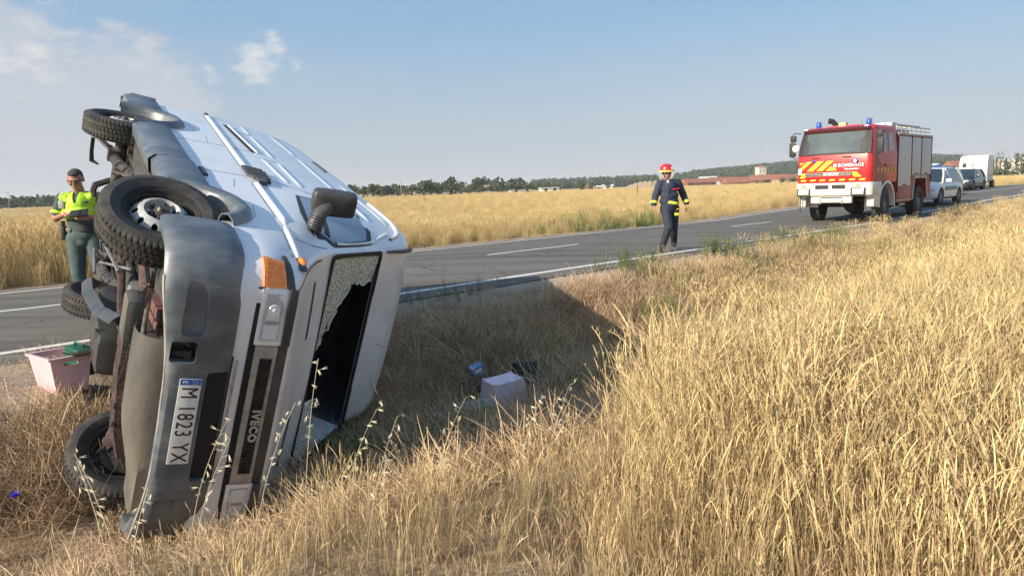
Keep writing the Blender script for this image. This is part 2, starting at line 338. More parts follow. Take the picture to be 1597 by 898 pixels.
# --- body stations: x, bottom z, half width, top z, top half width
ST = [(.945, .62, .75, .93, .74), (.93, .60, .80, .975, .77), (.90, .60, .86, 1.00, .80), (.85, .60, .905, 1.025, .83), (.75, .60, .935, 1.07, .86), (.60, .58, .955, 1.14, .87), (.45, .50, .965, 1.22, .87), (.33, .42, .97, 1.32, .865),
      (.27, .42, .97, 1.385, .86), (.12, .42, .97, 1.545, .84), (-.06, .42, .97, 1.74, .815), (-.28, .42, .97, 1.975, .785), (-.34, .42, .97, 2.05, .785), (-.42, .42, .97, 2.17, .79), (-.52, .42, .97, 2.27, .80), (-.64, .42, .97, 2.335, .815), (-.85, .42, .97, 2.365, .83),
      (-1.15, .42, .97, 2.375, .835), (-2, .42, .97, 2.38, .84), (-3, .42, .97, 2.37, .845), (-4.0, .42, .97, 2.34, .85), (-4.5, .42, .965, 2.29, .85), (-4.62, .45, .95, 2.24, .84), (-4.66, .5, .93, 2.18, .82)]
SX = [-s[0] for s in ST]
def par(x): return [float(np.interp(-x, SX, [s[k] for s in ST])) for k in (1, 2, 3, 4)]
def sideY(x, z):
    zb, w_, zt, wt = par(x)
    if zt > 1.5:
        r = min(.14, zt*.06); q = (z-1.12)/(zt-r-1.12)
    else:
        r = .05; q = (z-.78)/(zt-r-.78)
    q = max(0, min(1.0, q)); y = w_-(w_-wt)*q**1.7
    if z > zt-r:
        a = min(1, (z-(zt-r))/r); y = wt-r*(1-math.sqrt(max(0, 1-a*a)))
    if z < zb+.10: y -= .03*((zb+.10-z)/.10)**2
    return y
def section(x):
    zb, w_, zt, wt = par(x); r = min(.14, zt*.06) if zt > 1.5 else .05
    zs = [zb, zb+.03, zb+.10]+[zb+.10+(zt-r-zb-.10)*k/9 for k in range(1, 10)]
    pts = [(0, zb), (.5, zb)]+[(sideY(x, z), z) for z in zs]
    pts += [(wt-r*(1-math.cos(a)), zt-r+r*math.sin(a)) for a in (R(22), R(45), R(68), R(90))]
    pts += [((wt-r)*k, zt+.03*(1-k*k)) for k in (.75, .5, .25, 0)]
    return pts
def vanloft(stations, inset=0, zlo=None, zhi=None):
    mb = MB(); P = []
    for x in stations:
        h = section(x)
        if inset: h = [(max(0, y-inset) if y > .01 else 0, min(z-inset, 9)) for y, z in h]
        if zlo: h = [(y, max(zlo, z)) for y, z in h]
        ring = [(x, y, z) for y, z in h]+[(x, -y, z) for y, z in h[-2:0:-1]]
        P.append(ring)
    mb.grid(P, wrap=True); n = len(P[0]); mb.f += [tuple(range(n))[::-1], tuple((len(P)-1)*n+k for k in range(n))]; mb.mi += [0, 0]
    return mb
xs = sorted(set([s[0] for s in ST]+list(np.arange(-4.4, -1.2, .4))), reverse=True)
outer = vanloft(xs).mesh('body', [paint], 0)
cav = MB()   # cab and load space
prof = [(.22, .92), (.22, 1.30), (-.26, 1.93), (-.60, 2.20), (-4.45, 2.16), (-4.45, .92)]
cav.prism([(a, b) for a, b in prof], -.72, .72, Matrix(((1, 0, 0, 0), (0, 0, 1, 0), (0, 1, 0, 0), (0, 0, 0, 1))))
wsO = Vector((.29, 0, 1.37)); wsT = Vector((-.27, 0, 1.955))
ws = MB(); uw = (wsT-wsO); nw = uw.cross(Vector((0, 1, 0))).normalized()
if nw.x < 0: nw = -nw
def wsp(v, y, off=0): # v 0 bottom..1 top, y -1..1
    return wsO+uw*v+Vector((0, 1, 0))*y*(.82-.085*v)+nw*off
def rounded(v, y):
    return v, y
wpoly = []
for cy, cv, a0 in ((.94, .90, 0), (-.94, .90, 90), (-.94, .06, 180), (.94, .06, 270)):
    for k in range(5):
        a = R(a0+k*22.5); wpoly.append((cv+.05*math.sin(a), cy+.06*math.cos(a)*1.0))
V = [wsp(v, y, .12) for v, y in wpoly]+[wsp(v, y, -.25) for v, y in wpoly]; n_ = len(wpoly)
ws.add(V, [list(range(n_)), list(range(n_, 2*n_))[::-1]]+[[i, (i+1) % n_, n_+(i+1) % n_, n_+i] for i in range(n_)])
cuts = [cav, ws]
YM = Matrix.Identity(4)
for x0 in (0, -3.28):
    for sy in (1, -1):
        a = MB(); a.lathe([(1e-4, -.25), (.43, -.25), (.43, .25), (1e-4, .25)], Matrix.Translation((x0, sy*.86, .36)), 28); cuts.append(a)
body_me = boolean(outer, cuts); shade(body_me, 32); body_me.materials.clear(); body_me.materials.append(paint); body_me.materials.append(chas); body_me.materials.append(mat('cab_lining', (.09, .092, .105), .9))
for p_ in body_me.polygons:
    if p_.center.x < .25 and abs(p_.center.y) < .735 and .90 < p_.center.z < 2.21 and p_.center.x > -4.46 and p_.center.z < par(p_.center.x)[2]-.05: p_.material_index = 2
    elif p_.center.z < .60 and p_.normal.z < -.5 or (p_.center.z < .80 and abs(p_.center.y) < .9 and p_.center.x < .6): p_.material_index = 1
body = link('body', body_me, van)
def side_plate(name, quad, off, mats, n=10, m=4, sy=-1, th=.012, parent=van, build=True, mb=None):
    """panel that follows the body side; quad = 4 (x,z) corners"""
    A, B, C_, D = [Vector(q) for q in quad]; mb = mb or MB(); F = []; G = []
    for j in range(m+1):
        r_, g_ = [], []
        for i in range(n+1):
            u, v = i/n, j/m; p = (A*(1-u)+B*u)*(1-v)+(D*(1-u)+C_*u)*v; y = sideY(p.x, p.y)
            r_.append((p.x, sy*(y+off), p.y)); g_.append((p.x, sy*(y-th), p.y))
        F.append(r_); G.append(g_)
    mb.grid(F); mb.grid(G)
    for a_, b_ in ((F[0], G[0]), (F[-1], G[-1]), ([r[0] for r in F], [r[0] for r in G]), ([r[-1] for r in F], [r[-1] for r in G])): mb.grid([a_, b_])
    return mb.build(name, mats, parent) if build else mb
def seam(name, path, wd=.007, off=.0012, sy=-1, m_=seamm, th=.002):
    mb = MB()
    for (a, b) in zip(path[:-1], path[1:]):
        a, b = Vector(a), Vector(b); d = (b-a).normalized(); nn = Vector((-d.y, d.x))*wd/2
        side_plate('', [a-nn, b-nn, b+nn, a+nn], off, None, max(2, int((b-a).length/.12)), 1, sy, th, build=False, mb=mb)
    return mb.build(name, m_, van)
RZ = lambda x: 1.045+(.68-x)*.0425           # belt line height along the side
# belt mouldings: a raised round ridge, and a groove's shade painted as a grey strip
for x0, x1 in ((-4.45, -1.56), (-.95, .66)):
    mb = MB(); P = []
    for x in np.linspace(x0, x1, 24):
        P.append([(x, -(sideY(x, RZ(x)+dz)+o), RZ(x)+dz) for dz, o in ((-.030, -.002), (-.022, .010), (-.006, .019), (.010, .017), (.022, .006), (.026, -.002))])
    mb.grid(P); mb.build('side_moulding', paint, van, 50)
    seam('moulding_groove_shade', [(x0, RZ(x0)-.045), (x1, RZ(x1)-.045)], .016, .001, m_=mat('shadow_groove', (.33, .34, .35), .5))
side_plate('moulding_end', [(-4.46, 1.235), (-4.36, 1.235), (-4.36, 1.265), (-4.46, 1.265)], .03, plas2, 2, 1)
# pressed panel borders of the load-space side
for q in ([(-3.62, 1.60), (-2.42, 1.575)], [(-4.25, 1.62), (-3.75, 1.61)], [(-2.2, 1.57), (-1.22, 1.54)], [(-2.2, 1.43), (-1.25, 1.43)], [(-3.0, 1.97), (-1.55, 1.94)], [(-4.3, 1.97), (-3.15, 1.98)], [(-1.35, 1.93), (-.65, 1.95)], [(-2.1, 2.16), (-.75, 2.15)]):
    mb = MB(); P = []
    for k, x in enumerate(np.linspace(q[0][0], q[1][0], 12)):
        z = q[0][1]+(q[1][1]-q[0][1])*k/11; e = .007 if 0 < k < 11 else 0
        P.append([(x, -(sideY(x, z+dz)+o), z+dz) for dz, o in ((-.028, -.003), (-.012, e), (.012, e), (.022, -.003))])
    mb.grid(P); mb.build('pressed_rib', paint, van, 60)
# sunk pressings between the ribs
recm = paint
seam('pressing_edge', [(-2.22, 1.43), (-2.22, 1.56)], .008); seam('pressing_edge', [(-3.66, 1.45), (-3.66, 1.61)], .006)
seam('pressing_edge', [(-4.3, 2.0), (-4.3, 2.12)], .006)
# sliding door rail, seams
side_plate('door_rail', [(-3.98, 1.365), (-2.46, 1.372), (-2.46, 1.412), (-3.98, 1.405)], .004, seamm, 10, 1)
side_plate('rail_lip', [(-3.98, 1.415), (-2.46, 1.422), (-2.46, 1.436), (-3.98, 1.43)], .016, paint, 10, 1)
side_plate('roof_vent_strip', [(-3.2, 2.19), (-2.75, 2.19), (-2.75, 2.225), (-3.2, 2.225)], .01, plas2, 3, 1)
seam('sliding_door_seam', [(-1.19, .70), (-1.19, 1.05), (-1.16, 1.3), (-1.05, 1.56), (-.93, 1.85), (-.86, 2.02)])
seam('sliding_door_seam', [(-2.46, 1.35), (-2.46, .72)])
seam('cab_door_seam', [(.33, 1.02), (.335, 1.2), (.27, 1.33)], .006)
side_plate('door_hinge_cover', [(-1.19, .715), (-.93, .715), (-.93, .75), (-1.19, .75)], .018, plas2, 3, 1)
# door handle: black finned housing across the seam
hb = MB()
side_plate('', [(-1.54, 1.10), (-1.18, 1.085), (-1.03, 1.235), (-1.42, 1.275)], .022, None, 6, 3, build=False, mb=hb)
for k in range(5):
    x0 = -1.46+k*.08; side_plate('', [(x0, 1.12), (x0+.03, 1.12), (x0+.07, 1.24), (x0+.04, 1.24)], .036, None, 1, 3, build=False, mb=hb)
dh = hb.build('door_handle', plas2, van)
side_plate('door_pull', [(-1.14, 1.13), (-.93, 1.12), (-.95, 1.19), (-1.12, 1.2)], .03, plas2, 3, 2)
# cab door window: rubber frame, two panes and divider
wf = side_plate('cab_window', [(-.82, 1.37), (.10, 1.215), (.00, 1.42), (-.62, 1.86)], .003, seamm, 10, 6) if False else None
win = MB()
wq = [(-.80, 1.375), (-.25, 1.27), (.16, 1.22), (.21, 1.27), (.16, 1.42), (-.10, 1.70), (-.26, 1.85), (-.42, 1.885), (-.72, 1.87), (-.80, 1.80), (-.84, 1.62)]
def side_poly(poly, off, mb, sy=-1, th=.01, steps=8):
    c = Vector((sum(p[0] for p in poly)/len(poly), sum(p[1] for p in poly)/len(poly))); n = len(poly)
    V = []; 
    for k in range(steps+1):
        f = k/steps
        for p in poly:
            x, z = c.x+(p[0]-c.x)*f, c.y+(p[1]-c.y)*f; V.append((x, sy*(sideY(x, z)+off), z))
    F = [[k*n+i, k*n+(i+1) % n, (k+1)*n+(i+1) % n, (k+1)*n+i] for k in range(steps) for i in range(n)]
    o = len(V); V += [(p[0], sy*(sideY(*p)-th), p[1]) for p in poly]
    F += [[steps*n+i, steps*n+(i+1) % n, o+(i+1) % n, o+i] for i in range(n)]
    mb.add(V, F); return mb
def shrink(poly, k):
    c = (sum(p[0] for p in poly)/len(poly), sum(p[1] for p in poly)/len(poly)); out = []
    for p in poly:
        d = math.hypot(p[0]-c[0], p[1]-c[1]); f = (d-k)/d; out.append((c[0]+(p[0]-c[0])*f, c[1]+(p[1]-c[1])*f))
    return out
cw = side_poly(wq, .006, MB()).build('cab_window', rub, van)
side_poly(shrink(wq, .045), .009, MB()).build('pane', mat('cab_glass', (.10, .15, .20), .06, coat=.6), cw)
mb = MB(); side_plate('', [(-.80, 1.53), (.08, 1.37), (.09, 1.40), (-.80, 1.56)], .016, None, 8, 1, build=False, mb=mb); mb.build('divider', rub, cw)
# pale drip moulding above the door, along the roof edge
mb = MB(); P = []
for x in np.linspace(-1.5, -.45, 14):
    z = par(x)[2]-.125; P.append([(x, -(sideY(x, z+dz)+o), z+dz) for dz, o in ((-.02, -.002), (-.012, .016), (.008, .018), (.016, -.002))])
mb.grid(P); mb.build('rain_gutter', mat('gutter_sealant', (.72, .70, .64), .5, var=.3), van, 50)
mb = MB(); P = []
for k in range(16):
    f = k/15; x = .10-.62*f; z = 1.44+.62*f**.9
    P.append([(x+o2, -(sideY(x, z)+o), z+dz) for dz, o, o2 in ((-.012, -.002, -.006), (-.006, .013, -.003), (.008, .013, .004), (.014, -.002, .007))])
mb.grid(P); mb.build('door_frame_lip', paint, van, 50)
# orange side repeater at the end of the moulding
mb = MB(); mb.ell((.655, -(sideY(.655, 1.055)+.004), 1.055), (.075, .022, .032)); rp = mb.build('side_repeater', amber, van)
mb = MB(); mb.ell((.735, -(sideY(.735, 1.045)+.002), 1.045), (.065, .016, .028)); mb.build('repeater_base', plas2, rp)

mb = MB(); mb.tube([(-.275, -.745, 2.00), (-.385, -.735, 2.17), (-.46, -.728, 2.255), (-.51, -.722, 2.30)], [.010, .016, .017, .012], 8, sq=(1, 1.1)); mb.build('header_trim', plas2, van)
# --- nose contour: arc in plan used for lamps, grille and bumper
NC = [(.945, 0), (.945, .45), (.940, .70), (.930, .79), (.90, .855), (.85, .905), (.75, .937), (.60, .956), (.45, .966)]
NL = [0]
for a, b in zip(NC[:-1], NC[1:]): NL.append(NL[-1]+math.dist(a, b))
def nose(l, off=0):
    x = float(np.interp(l, NL, [p[0] for p in NC])); y = float(np.interp(l, NL, [p[1] for p in NC])); e = .02
    x2 = float(np.interp(l+e, NL, [p[0] for p in NC])); y2 = float(np.interp(l+e, NL, [p[1] for p in NC])); d = Vector((x2-x, y2-y))
    if d.length < 1e-6: d = Vector((-1, 0))
    d.normalize(); return Vector((x, y))+Vector((d.y, -d.x))*off
def ly(y): # arc length at |y|
    return float(np.interp(y, [p[1] for p in NC], NL))
def nose_plate(mb, l0, l1, z0, z1, off, side, th=.02, n=10, lean=0, z0b=None, z1b=None, m=4):
    F, G = [], []
    for j in range(m+1):
        f, g = [], []
        for i in range(n+1):
            l = l0+(l1-l0)*i/n; v = j/m
            za = z0+((z0b if z0b is not None else z0)-z0)*i/n; zc = z1+((z1b if z1b is not None else z1)-z1)*i/n
            z = za+(zc-za)*v; ln_ = lean*max(0, z-.80)*min(1, abs(l)/.85)**3; p = nose(l, off-ln_); q = nose(l, off-th-ln_)
            sg_ = side if l >= 0 else -side
            f.append((p.x, side*p.y, z)); g.append((q.x, side*q.y, z))
        F.append(f); G.append(g)
    mb.grid(F); mb.grid(G)
    for a_, b_ in ((F[0], G[0]), (F[-1], G[-1]), ([r[0] for r in F], [r[0] for r in G]), ([r[-1] for r in F], [r[-1] for r in G])): mb.grid([a_, b_])
    return mb
def both(name, *a, mat_=None, **k):
    return [nose_plate(MB(), *a, s_, **k).build(name, mat_, van) for s_ in (-1, 1)]
LN = .22
# black trim strip above lamps and grille, with upturned ends
mb = MB()
for s_ in (-1, 1): nose_plate(mb, 0, .45, .930, .985, .012, s_, n=8, lean=LN, th=.03); nose_plate(mb, .45, ly(.785), .938, .985, .026, s_, n=12, lean=0, th=.06, z0b=.940, z1b=.985); nose_plate(mb, ly(.785), ly(.935), .925, .975, .016, s_, n=6, lean=LN, z0b=.905, z1b=.935)
mb.build('bonnet_trim', plas2, van)
mb = MB()
for s_ in (-1, 1): nose_plate(mb, 0, ly(.785), .765, .80, .006, s_, n=14, lean=0)
mb.build('lower_gap', seamm, van)
# grille: silver frame with a mesh insert
for nm in ('grille',):
    g = MB()
    for z0, z1 in ((.80, .835), (.905, .925)):
        for s_ in (-1, 1): nose_plate(g, 0, .44, z0, z1, .022, s_, n=6, lean=LN)
    for s_ in (-1, 1): nose_plate(g, .37, .44, .835, .905, .022, s_, n=2, lean=LN, m=2)
    gr = g.build('grille_frame', silver, van)
    k = MB()
    for s_ in (-1, 1): nose_plate(k, 0, .38, .832, .908, .004, s_, n=4, lean=LN)
    k.build('grille_backing', seamm, gr)
    k = MB()
    for i in range(-18, 19):
        y = i*.0205; x = .957+.012
        k.box((x-.0, y, .87), (.008, .004, .072), rot=Euler((0, R(-LN*57*.0), 0)))
    for i in range(5): k.box((.967, 0, .842+i*.014), (.008, .75, .003))
    k.build('grille_mesh', chas, gr)
tm = text_mesh('IVECO', .064, .004, .0032, 1.18); tm.materials.append(mat('letter_metal', (.55, .53, .5), .35, metal=.6))
link('grille_letters', tm, gr, frame(Vector((.980, .05, .871)), (0, 1, 0), (0, 0, 1)))
# headlamps
rfb = mat('reflector_bright', (.88, .90, .92), .2, metal=.25); rfd = mat('reflector_dark', (.10, .11, .12), .3)  # flat lamp plates whose glints and recessed shade are put into the colour
lensm = mat('clear_lens', (.8, .85, .9), .08, alpha=.22, coat=.8)
for s_ in (-1, 1):
    h = nose_plate(MB(), .452, ly(.778), .788, .938, .016, s_, n=8, lean=LN).build('headlamp', silver if 0 else mat('lamp_bezel', (.90, .90, .87), .3, var=.1), van)
    nose_plate(MB(), .48, ly(.752), .812, .916, .0205, s_, n=8, lean=LN, th=.004).build('reflector', chrome, h)
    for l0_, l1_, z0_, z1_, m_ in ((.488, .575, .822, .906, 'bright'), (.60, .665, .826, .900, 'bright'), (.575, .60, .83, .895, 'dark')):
        q = nose_plate(MB(), l0_, l1_, z0_, z1_, .0225, s_, n=4, lean=LN, th=.004).build('reflector_tone_patch', rfb if m_ == 'bright' else rfd, h)
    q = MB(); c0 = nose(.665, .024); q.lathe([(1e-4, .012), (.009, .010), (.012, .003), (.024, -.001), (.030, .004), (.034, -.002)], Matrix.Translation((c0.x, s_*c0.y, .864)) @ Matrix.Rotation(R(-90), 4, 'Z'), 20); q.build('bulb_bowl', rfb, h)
    nose_plate(MB(), .476, ly(.756), .808, .920, .034, s_, n=10, lean=LN, th=.004).build('lens', lensm, h)
    ind = nose_plate(MB(), ly(.787), ly(.915), .790, .920, .018, s_, n=12, lean=LN, z0b=.783, z1b=.905).build('indicator', amber, van)
    mb = MB()
    for i in range(7):
        l = ly(.79)+(ly(.912)-ly(.79))*(i+.5)/7; nose_plate(mb, l-.006, l+.006, .800, .895, .0195, s_, n=1, lean=LN, th=.006)
    mb.build('lens_rib', amber, ind)
# bonnet: raised panel with shut line, air slot near the windscreen
bp_ = [(.925, .755), (.88, .80), (.80, .835), (.66, .84), (.50, .83), (.40, .82)]
for s_ in (-1, 1):
    P = []
    for (x, y) in bp_:
        zt = par(x)[2]; P.append([(x, s_*(y+o), zt+dz) for o, dz in ((-.004, .010), (.004, .006))])
    MB().grid(P).build('bonnet_seam', seamm, van)
for sgn in (-1, 1):
    P = []
    for i in range(9):
        y = sgn*(.28+.40*i/8); x = .44; zt = par(x)[2]+.03*(1-(abs(y)/.82)**2); P.append([(x-.012, y, zt+.012), (x+.012, y, zt-.002)])
    MB().grid(P).build('bonnet_slot', seamm, van)
# --- windscreen rubber and the crazed remains of the glass
rb = MB(); P = []
for f_ in range(len(wpoly)+1):
    v, y = wpoly[f_ % len(wpoly)]; cen = wsp(.48, 0)
    o = wsp(v, y, .0); d = (cen-o).normalized(); P.append([o-d*.022+nw*.012, o-d*.02+nw*.02, o+d*.012+nw*.018, o+d*.016-nw*.004])
rb.grid(P); rb.build('windscreen_rubber', rub, van, 60)
crz = bpy.data.materials.new('crazed_glass'); crz.use_nodes = True; t = crz.node_tree; b = t.nodes['Principled BSDF']
tc = N(t, 'ShaderNodeTexCoord'); vo = N(t, 'ShaderNodeTexVoronoi', feature='DISTANCE_TO_EDGE'); vo.inputs['Scale'].default_value = 36; t.links.new(tc.outputs['Object'], vo.inputs[0])
mr = N(t, 'ShaderNodeMapRange'); mr.inputs[1].default_value = .01; mr.inputs[2].default_value = .22; t.links.new(vo.outputs[0], mr.inputs[0])
mc = N(t, 'ShaderNodeMix', data_type='RGBA'); mc.inputs[6].default_value = (.80, .86, .78, 1); mc.inputs[7].default_value = (.48, .51, .39, 1); t.links.new(mr.outputs[0], mc.inputs[0]); t.links.new(mc.outputs[2], b.inputs['Base Color'])
ma = N(t, 'ShaderNodeMapRange'); ma.inputs[3].default_value = .95; ma.inputs[4].default_value = .72; t.links.new(mr.outputs[0], ma.inputs[0]); t.links.new(ma.outputs[0], b.inputs['Alpha']); b.inputs['Roughness'].default_value = .2
def jag(path, n=9, amp=.02, seed=0):
    rd = random.Random(seed); out = []
    for a, c_ in zip(path[:-1], path[1:]):
        for k in range(n):
            f = k/n; out.append((a[0]+(c_[0]-a[0])*f+rd.uniform(-amp, amp), a[1]+(c_[1]-a[1])*f+rd.uniform(-amp, amp)))
    return out+[path[-1]]
def shard(edge, inner, seed, off=.004):
    """edge and inner are (v,y) lists joined as a strip"""
    mb = MB(); n = 40
    def samp(L, f):
        f *= len(L)-1; i = min(int(f), len(L)-2); q = f-i; return (L[i][0]*(1-q)+L[i+1][0]*q, L[i][1]*(1-q)+L[i+1][1]*q)
    rd = random.Random(seed); P = []
    for k in range(n+1):
        a = samp(edge, k/n); c_ = samp(inner, k/n); P.append([wsp(a[0]+(c_[0]-a[0])*j/4, a[1]+(c_[1]-a[1])*j/4, off-.02*(j/4)**2+rd.uniform(-.002, .002)*j) for j in range(5)])
    mb.grid(P); return mb
# upper edge in the picture = right-hand side of the screen
e1 = [(.93, -.97), (.6, -.985), (.3, -.985), (.04, -.97)]
i1 = jag([(.93, -.70), (.72, -.66), (.55, -.73), (.42, -.62), (.30, -.45), (.22, -.30)], 5, .028, 3)
shard(e1, i1, 3).build('broken_glass', crz, van, 0)
def frac_edge(path):
    mb = MB(); mb.tube([wsp(v, y, -.012) for v, y in path], .006, 5); mb.build('fracture_edge', mat('fractured_glass_edge', (.75, .84, .76), .3, var=.4, vscale=80) if 'fractured_glass_edge' not in bpy.data.materials else bpy.data.materials['fractured_glass_edge'], van)
frac_edge(i1)
e2 = [(.03, -.97), (.03, -.5), (.03, .0)]; i2 = jag([(.30, -.62), (.20, -.35), (.15, -.18), (.05, -.10), (.04, 0)], 5, .02, 5)
shard(e2, i2, 5, .006).build('broken_glass', crz, van, 0)
e3 = [(.03, .30), (.03, .96), (.5, .975)]; i3 = jag([(.08, .32), (.26, .42), (.22, .6), (.42, .74), (.5, .9)], 4, .03, 9)
shard(e3, i3, 9, .006).build('broken_glass', crz, van, 0)
# interior: dashboard, steering wheel, seats, bulkhead, torn headliner
mb = MB(); mb.box((.10, 0, 1.16), (.34, 1.5, .34), bev=.05); mb.box((-.02, .38, 1.33), (.26, .5, .12), bev=.04); dash = mb.build('dashboard', intr, van)
mb = MB(); mb.tube([(-.22+.05*math.cos(a)*0+.10*math.sin(a), .40+.21*math.cos(a), 1.36+.18*math.sin(a)) for a in np.linspace(0, 2*math.pi, 24)], .014, 6, caps=False); mb.tube([(-.02, .40, 1.25), (-.22, .40, 1.36)], .03, 8); mb.build('steering_wheel', plas2, van)
seatm = mat('seat_cloth', (.24, .09, .10), .9, col2=(.12, .11, .15), vscale=10)
for y, wd in ((.40, .50), (-.36, .85)):
    mb = MB(); mb.box((-.62, y, 1.12), (.50, wd, .18), bev=.05); mb.box((-.90, y, 1.47), (.16, wd, .62), bev=.06, rot=Euler((0, R(-10), 0))); mb.build('seat', seatm, van)
mb = MB(); mb.box((-1.2, 0, 1.5), (.03, 1.5, 1.3)); mb.build('bulkhead', intr, van)
# --- mirror
def vbox(mb, c, d, rot=None, bev=.03): return mb.box(c, d, rot=rot, bev=bev)
mb = MB(); vbox(mb, (.02, -1.12, 1.40), (.12, .19, .31), Euler((R(4), R(6), R(12))), .045)
mir = link('wing_mirror', modded(mb.mesh('m', [], 0), [('SUBSURF', dict(levels=1, render_levels=1))]), van); mir.data.materials.clear(); mir.data.materials.append(plas2); shade(mir.data, 60)
mb = MB(); mb.tube([(.10, -.93, 1.27), (.10, -.99, 1.275), (.08, -1.05, 1.30), (.05, -1.10, 1.36)], [.055, .052, .05, .05], 12, sq=(1, .8))
for k in range(6): mb.lathe([(.050, -.004), (.058, 0), (.050, .004)], Matrix.Translation((.10-.003*k, -.945-.018*k, 1.272+.004*k)), 14)
mb.build('mirror_arm', plas2, mir, 40)

# --- bumper: swept hollow moulding
def bump_sec():  # (offset outward, z)
    return [(-.05, .29), (.0, .282), (.022, .30), (.038, .34), (.043, .40), (.04, .50), (.034, .60), (.022, .655), (0, .685), (-.03, .69), (-.045, .66), (-.05, .5), (-.055, .31)]
BC = [(.965, 0), (.965, .35), (.957, .60), (.935, .75), (.895, .86), (.83, .925), (.74, .955), (.62, .968), (.50, .975), (.42, .978)]
mb = MB(); P = []
full = [(x, -y) for x, y in BC[::-1]]+[(x-.03*(y > .7), y*.915) for x, y in BC[1:-2]]
pts = []
for a, b in zip(full[:-1], full[1:]):
    for k in range(3): pts.append((a[0]+(b[0]-a[0])*k/3, a[1]+(b[1]-a[1])*k/3))
pts.append(full[-1])
# smooth the plan curve
for _ in range(2): pts = [pts[0]]+[((pts[i-1][0]+2*pts[i][0]+pts[i+1][0])/4, (pts[i-1][1]+2*pts[i][1]+pts[i+1][1])/4) for i in range(1, len(pts)-1)]+[pts[-1]]
for i, p in enumerate(pts):
    a = Vector(pts[max(0, i-1)]); b = Vector(pts[min(len(pts)-1, i+1)]); d = (b-a).normalized(); nn = Vector((d.y, -d.x))
    ends = max(0, 1-min(i, len(pts)-1-i)/3)
    zs_ = .075*float(smooth_(.95, .25, abs(p[1]-.1)))
    P.append([(p[0]+nn.x*(o*(1-.5*ends)), p[1]+nn.y*(o*(1-.5*ends)), .47+(z+zs_*max(0, (.42-z)/.14)-.47)*(1-.06*ends)) for o, z in bump_sec()])
mb.grid(P, wrap=True); n = len(P[0]); mb.f += [tuple(range(n)), tuple((len(P)-1)*n+k for k in range(n))[::-1]]; mb.mi += [0, 0]
bm_me = mb.mesh('bumper', [plas], 0)
def rbox2(c, d, bev): m_ = MB(); m_.box(c, d, bev=bev); return m_
cuts = [rbox2((1.0, 0.05, .622), (.30, .68, .115), .02), rbox2((1.0, -.405, .425), (.3, .12, .13), .015)]
cuts += [rbox2((1.030, s_*.675, .455), (.135, .36, .125), .045) for s_ in (-1, 1)]
bm_me = boolean(bm_me, cuts); shade(bm_me, 30); bumper = link('bumper', bm_me, van)
mb = MB(); mb.box((.955, 0.03, .625), (.012, .8, .14)); mb.box((.93, -.405, .425), (.02, .2, .2)); mb.build('bumper_shade_plate', seamm, bumper)  # black plates set behind the bumper openings to stand for their shade
mb = MB(); mb.tube([(.985, -.36, .73-.02), (.99, 0, .705), (.985, .42, .70)], .010, 6); mb.build('bumper_lip', silver, bumper)
mb = MB(); mb.tube([(.97, -.44, .37), (.985, -.455, .40), (.985, -.455, .43), (.975, -.43, .455)], .008, 6); mb.tube([(.95, -.38, .38), (.975, -.38, .47)], .018, 6); mb.box((.965, -.38, .45), (.03, .05, .04)); mb.build('tow_hook', chas, bumper)
# number plate
pl = MB(); pl.box((1.018, 0, .483), (.006, .52, .112), bev=.002); plate = pl.build('number_plate', mat('plate_white', (.78, .78, .75), .35, var=.12, vscale=20), van)
mb = MB(); mb.box((1.0225, -.243, .483), (.002, .034, .106)); mb.build('plate_band', mat('plate_blue', (.02, .16, .55), .4), plate)
blk = mat('plate_black', (.015, .015, .015), .5)
tm = text_mesh('M 1823 YX', .122, .0008, 0, 1.12); tm.materials.append(blk); tm.transform(Matrix.Diagonal((.74, 1, 1, 1))); link('plate_text', tm, plate, frame(Vector((1.0225, .018, .481)), (0, 1, 0), (0, 0, 1)))
tm = text_mesh('E', .034, .001, .001); tm.materials.append(mat('plate_e', (.8, .8, .8), .5)); link('plate_country_letter', tm, plate, frame(Vector((1.0242, -.243, .455)), (0, 1, 0), (0, 0, 1)))
mb = MB()
for k in range(12): a = k*math.pi/6; mb.box((1.0238, -.243+.011*math.cos(a), .505+.011*math.sin(a)), (.001, .003, .003))
mb.build('plate_star', mat('plate_star_yellow', (.8, .65, .1), .5), plate)
# dusty valance under the bumper and flared lower corners
mb = MB(); P = []
for y in np.linspace(-.45, .66, 20):
    q = abs(y/.7)**4; P.append([(.960-.05*q, y, .36-.03*q), (.955-.06*q, y, .30), (.925-.06*q, y, .245+.02*q+.045*smooth_(.0, .5, y)), (.87-.05*q, y, .205+.03*q+.06*smooth_(.0, .5, y)), (.78-.03*q, y, .195+.03*q+.07*smooth_(.0, .5, y)), (.62, y, .24+.05*smooth_(.0, .5, y))])
mb.grid(P); val = modded(mb.mesh('v', [], 0), [('SOLIDIFY', dict(thickness=.006))]); val.materials.clear(); val.materials.append(dusty); shade(val, 50); link('lower_valance', val, van)
mb = MB(); mb.tube([(.972-.05*abs(y/.8)**4, y, .288+.075*smooth_(.95, .25, abs(y-.1))+.004*math.sin(y*9)) for y in np.linspace(-.80, .80, 24)], .009, 6); mb.build('valance_edge', silver, van)
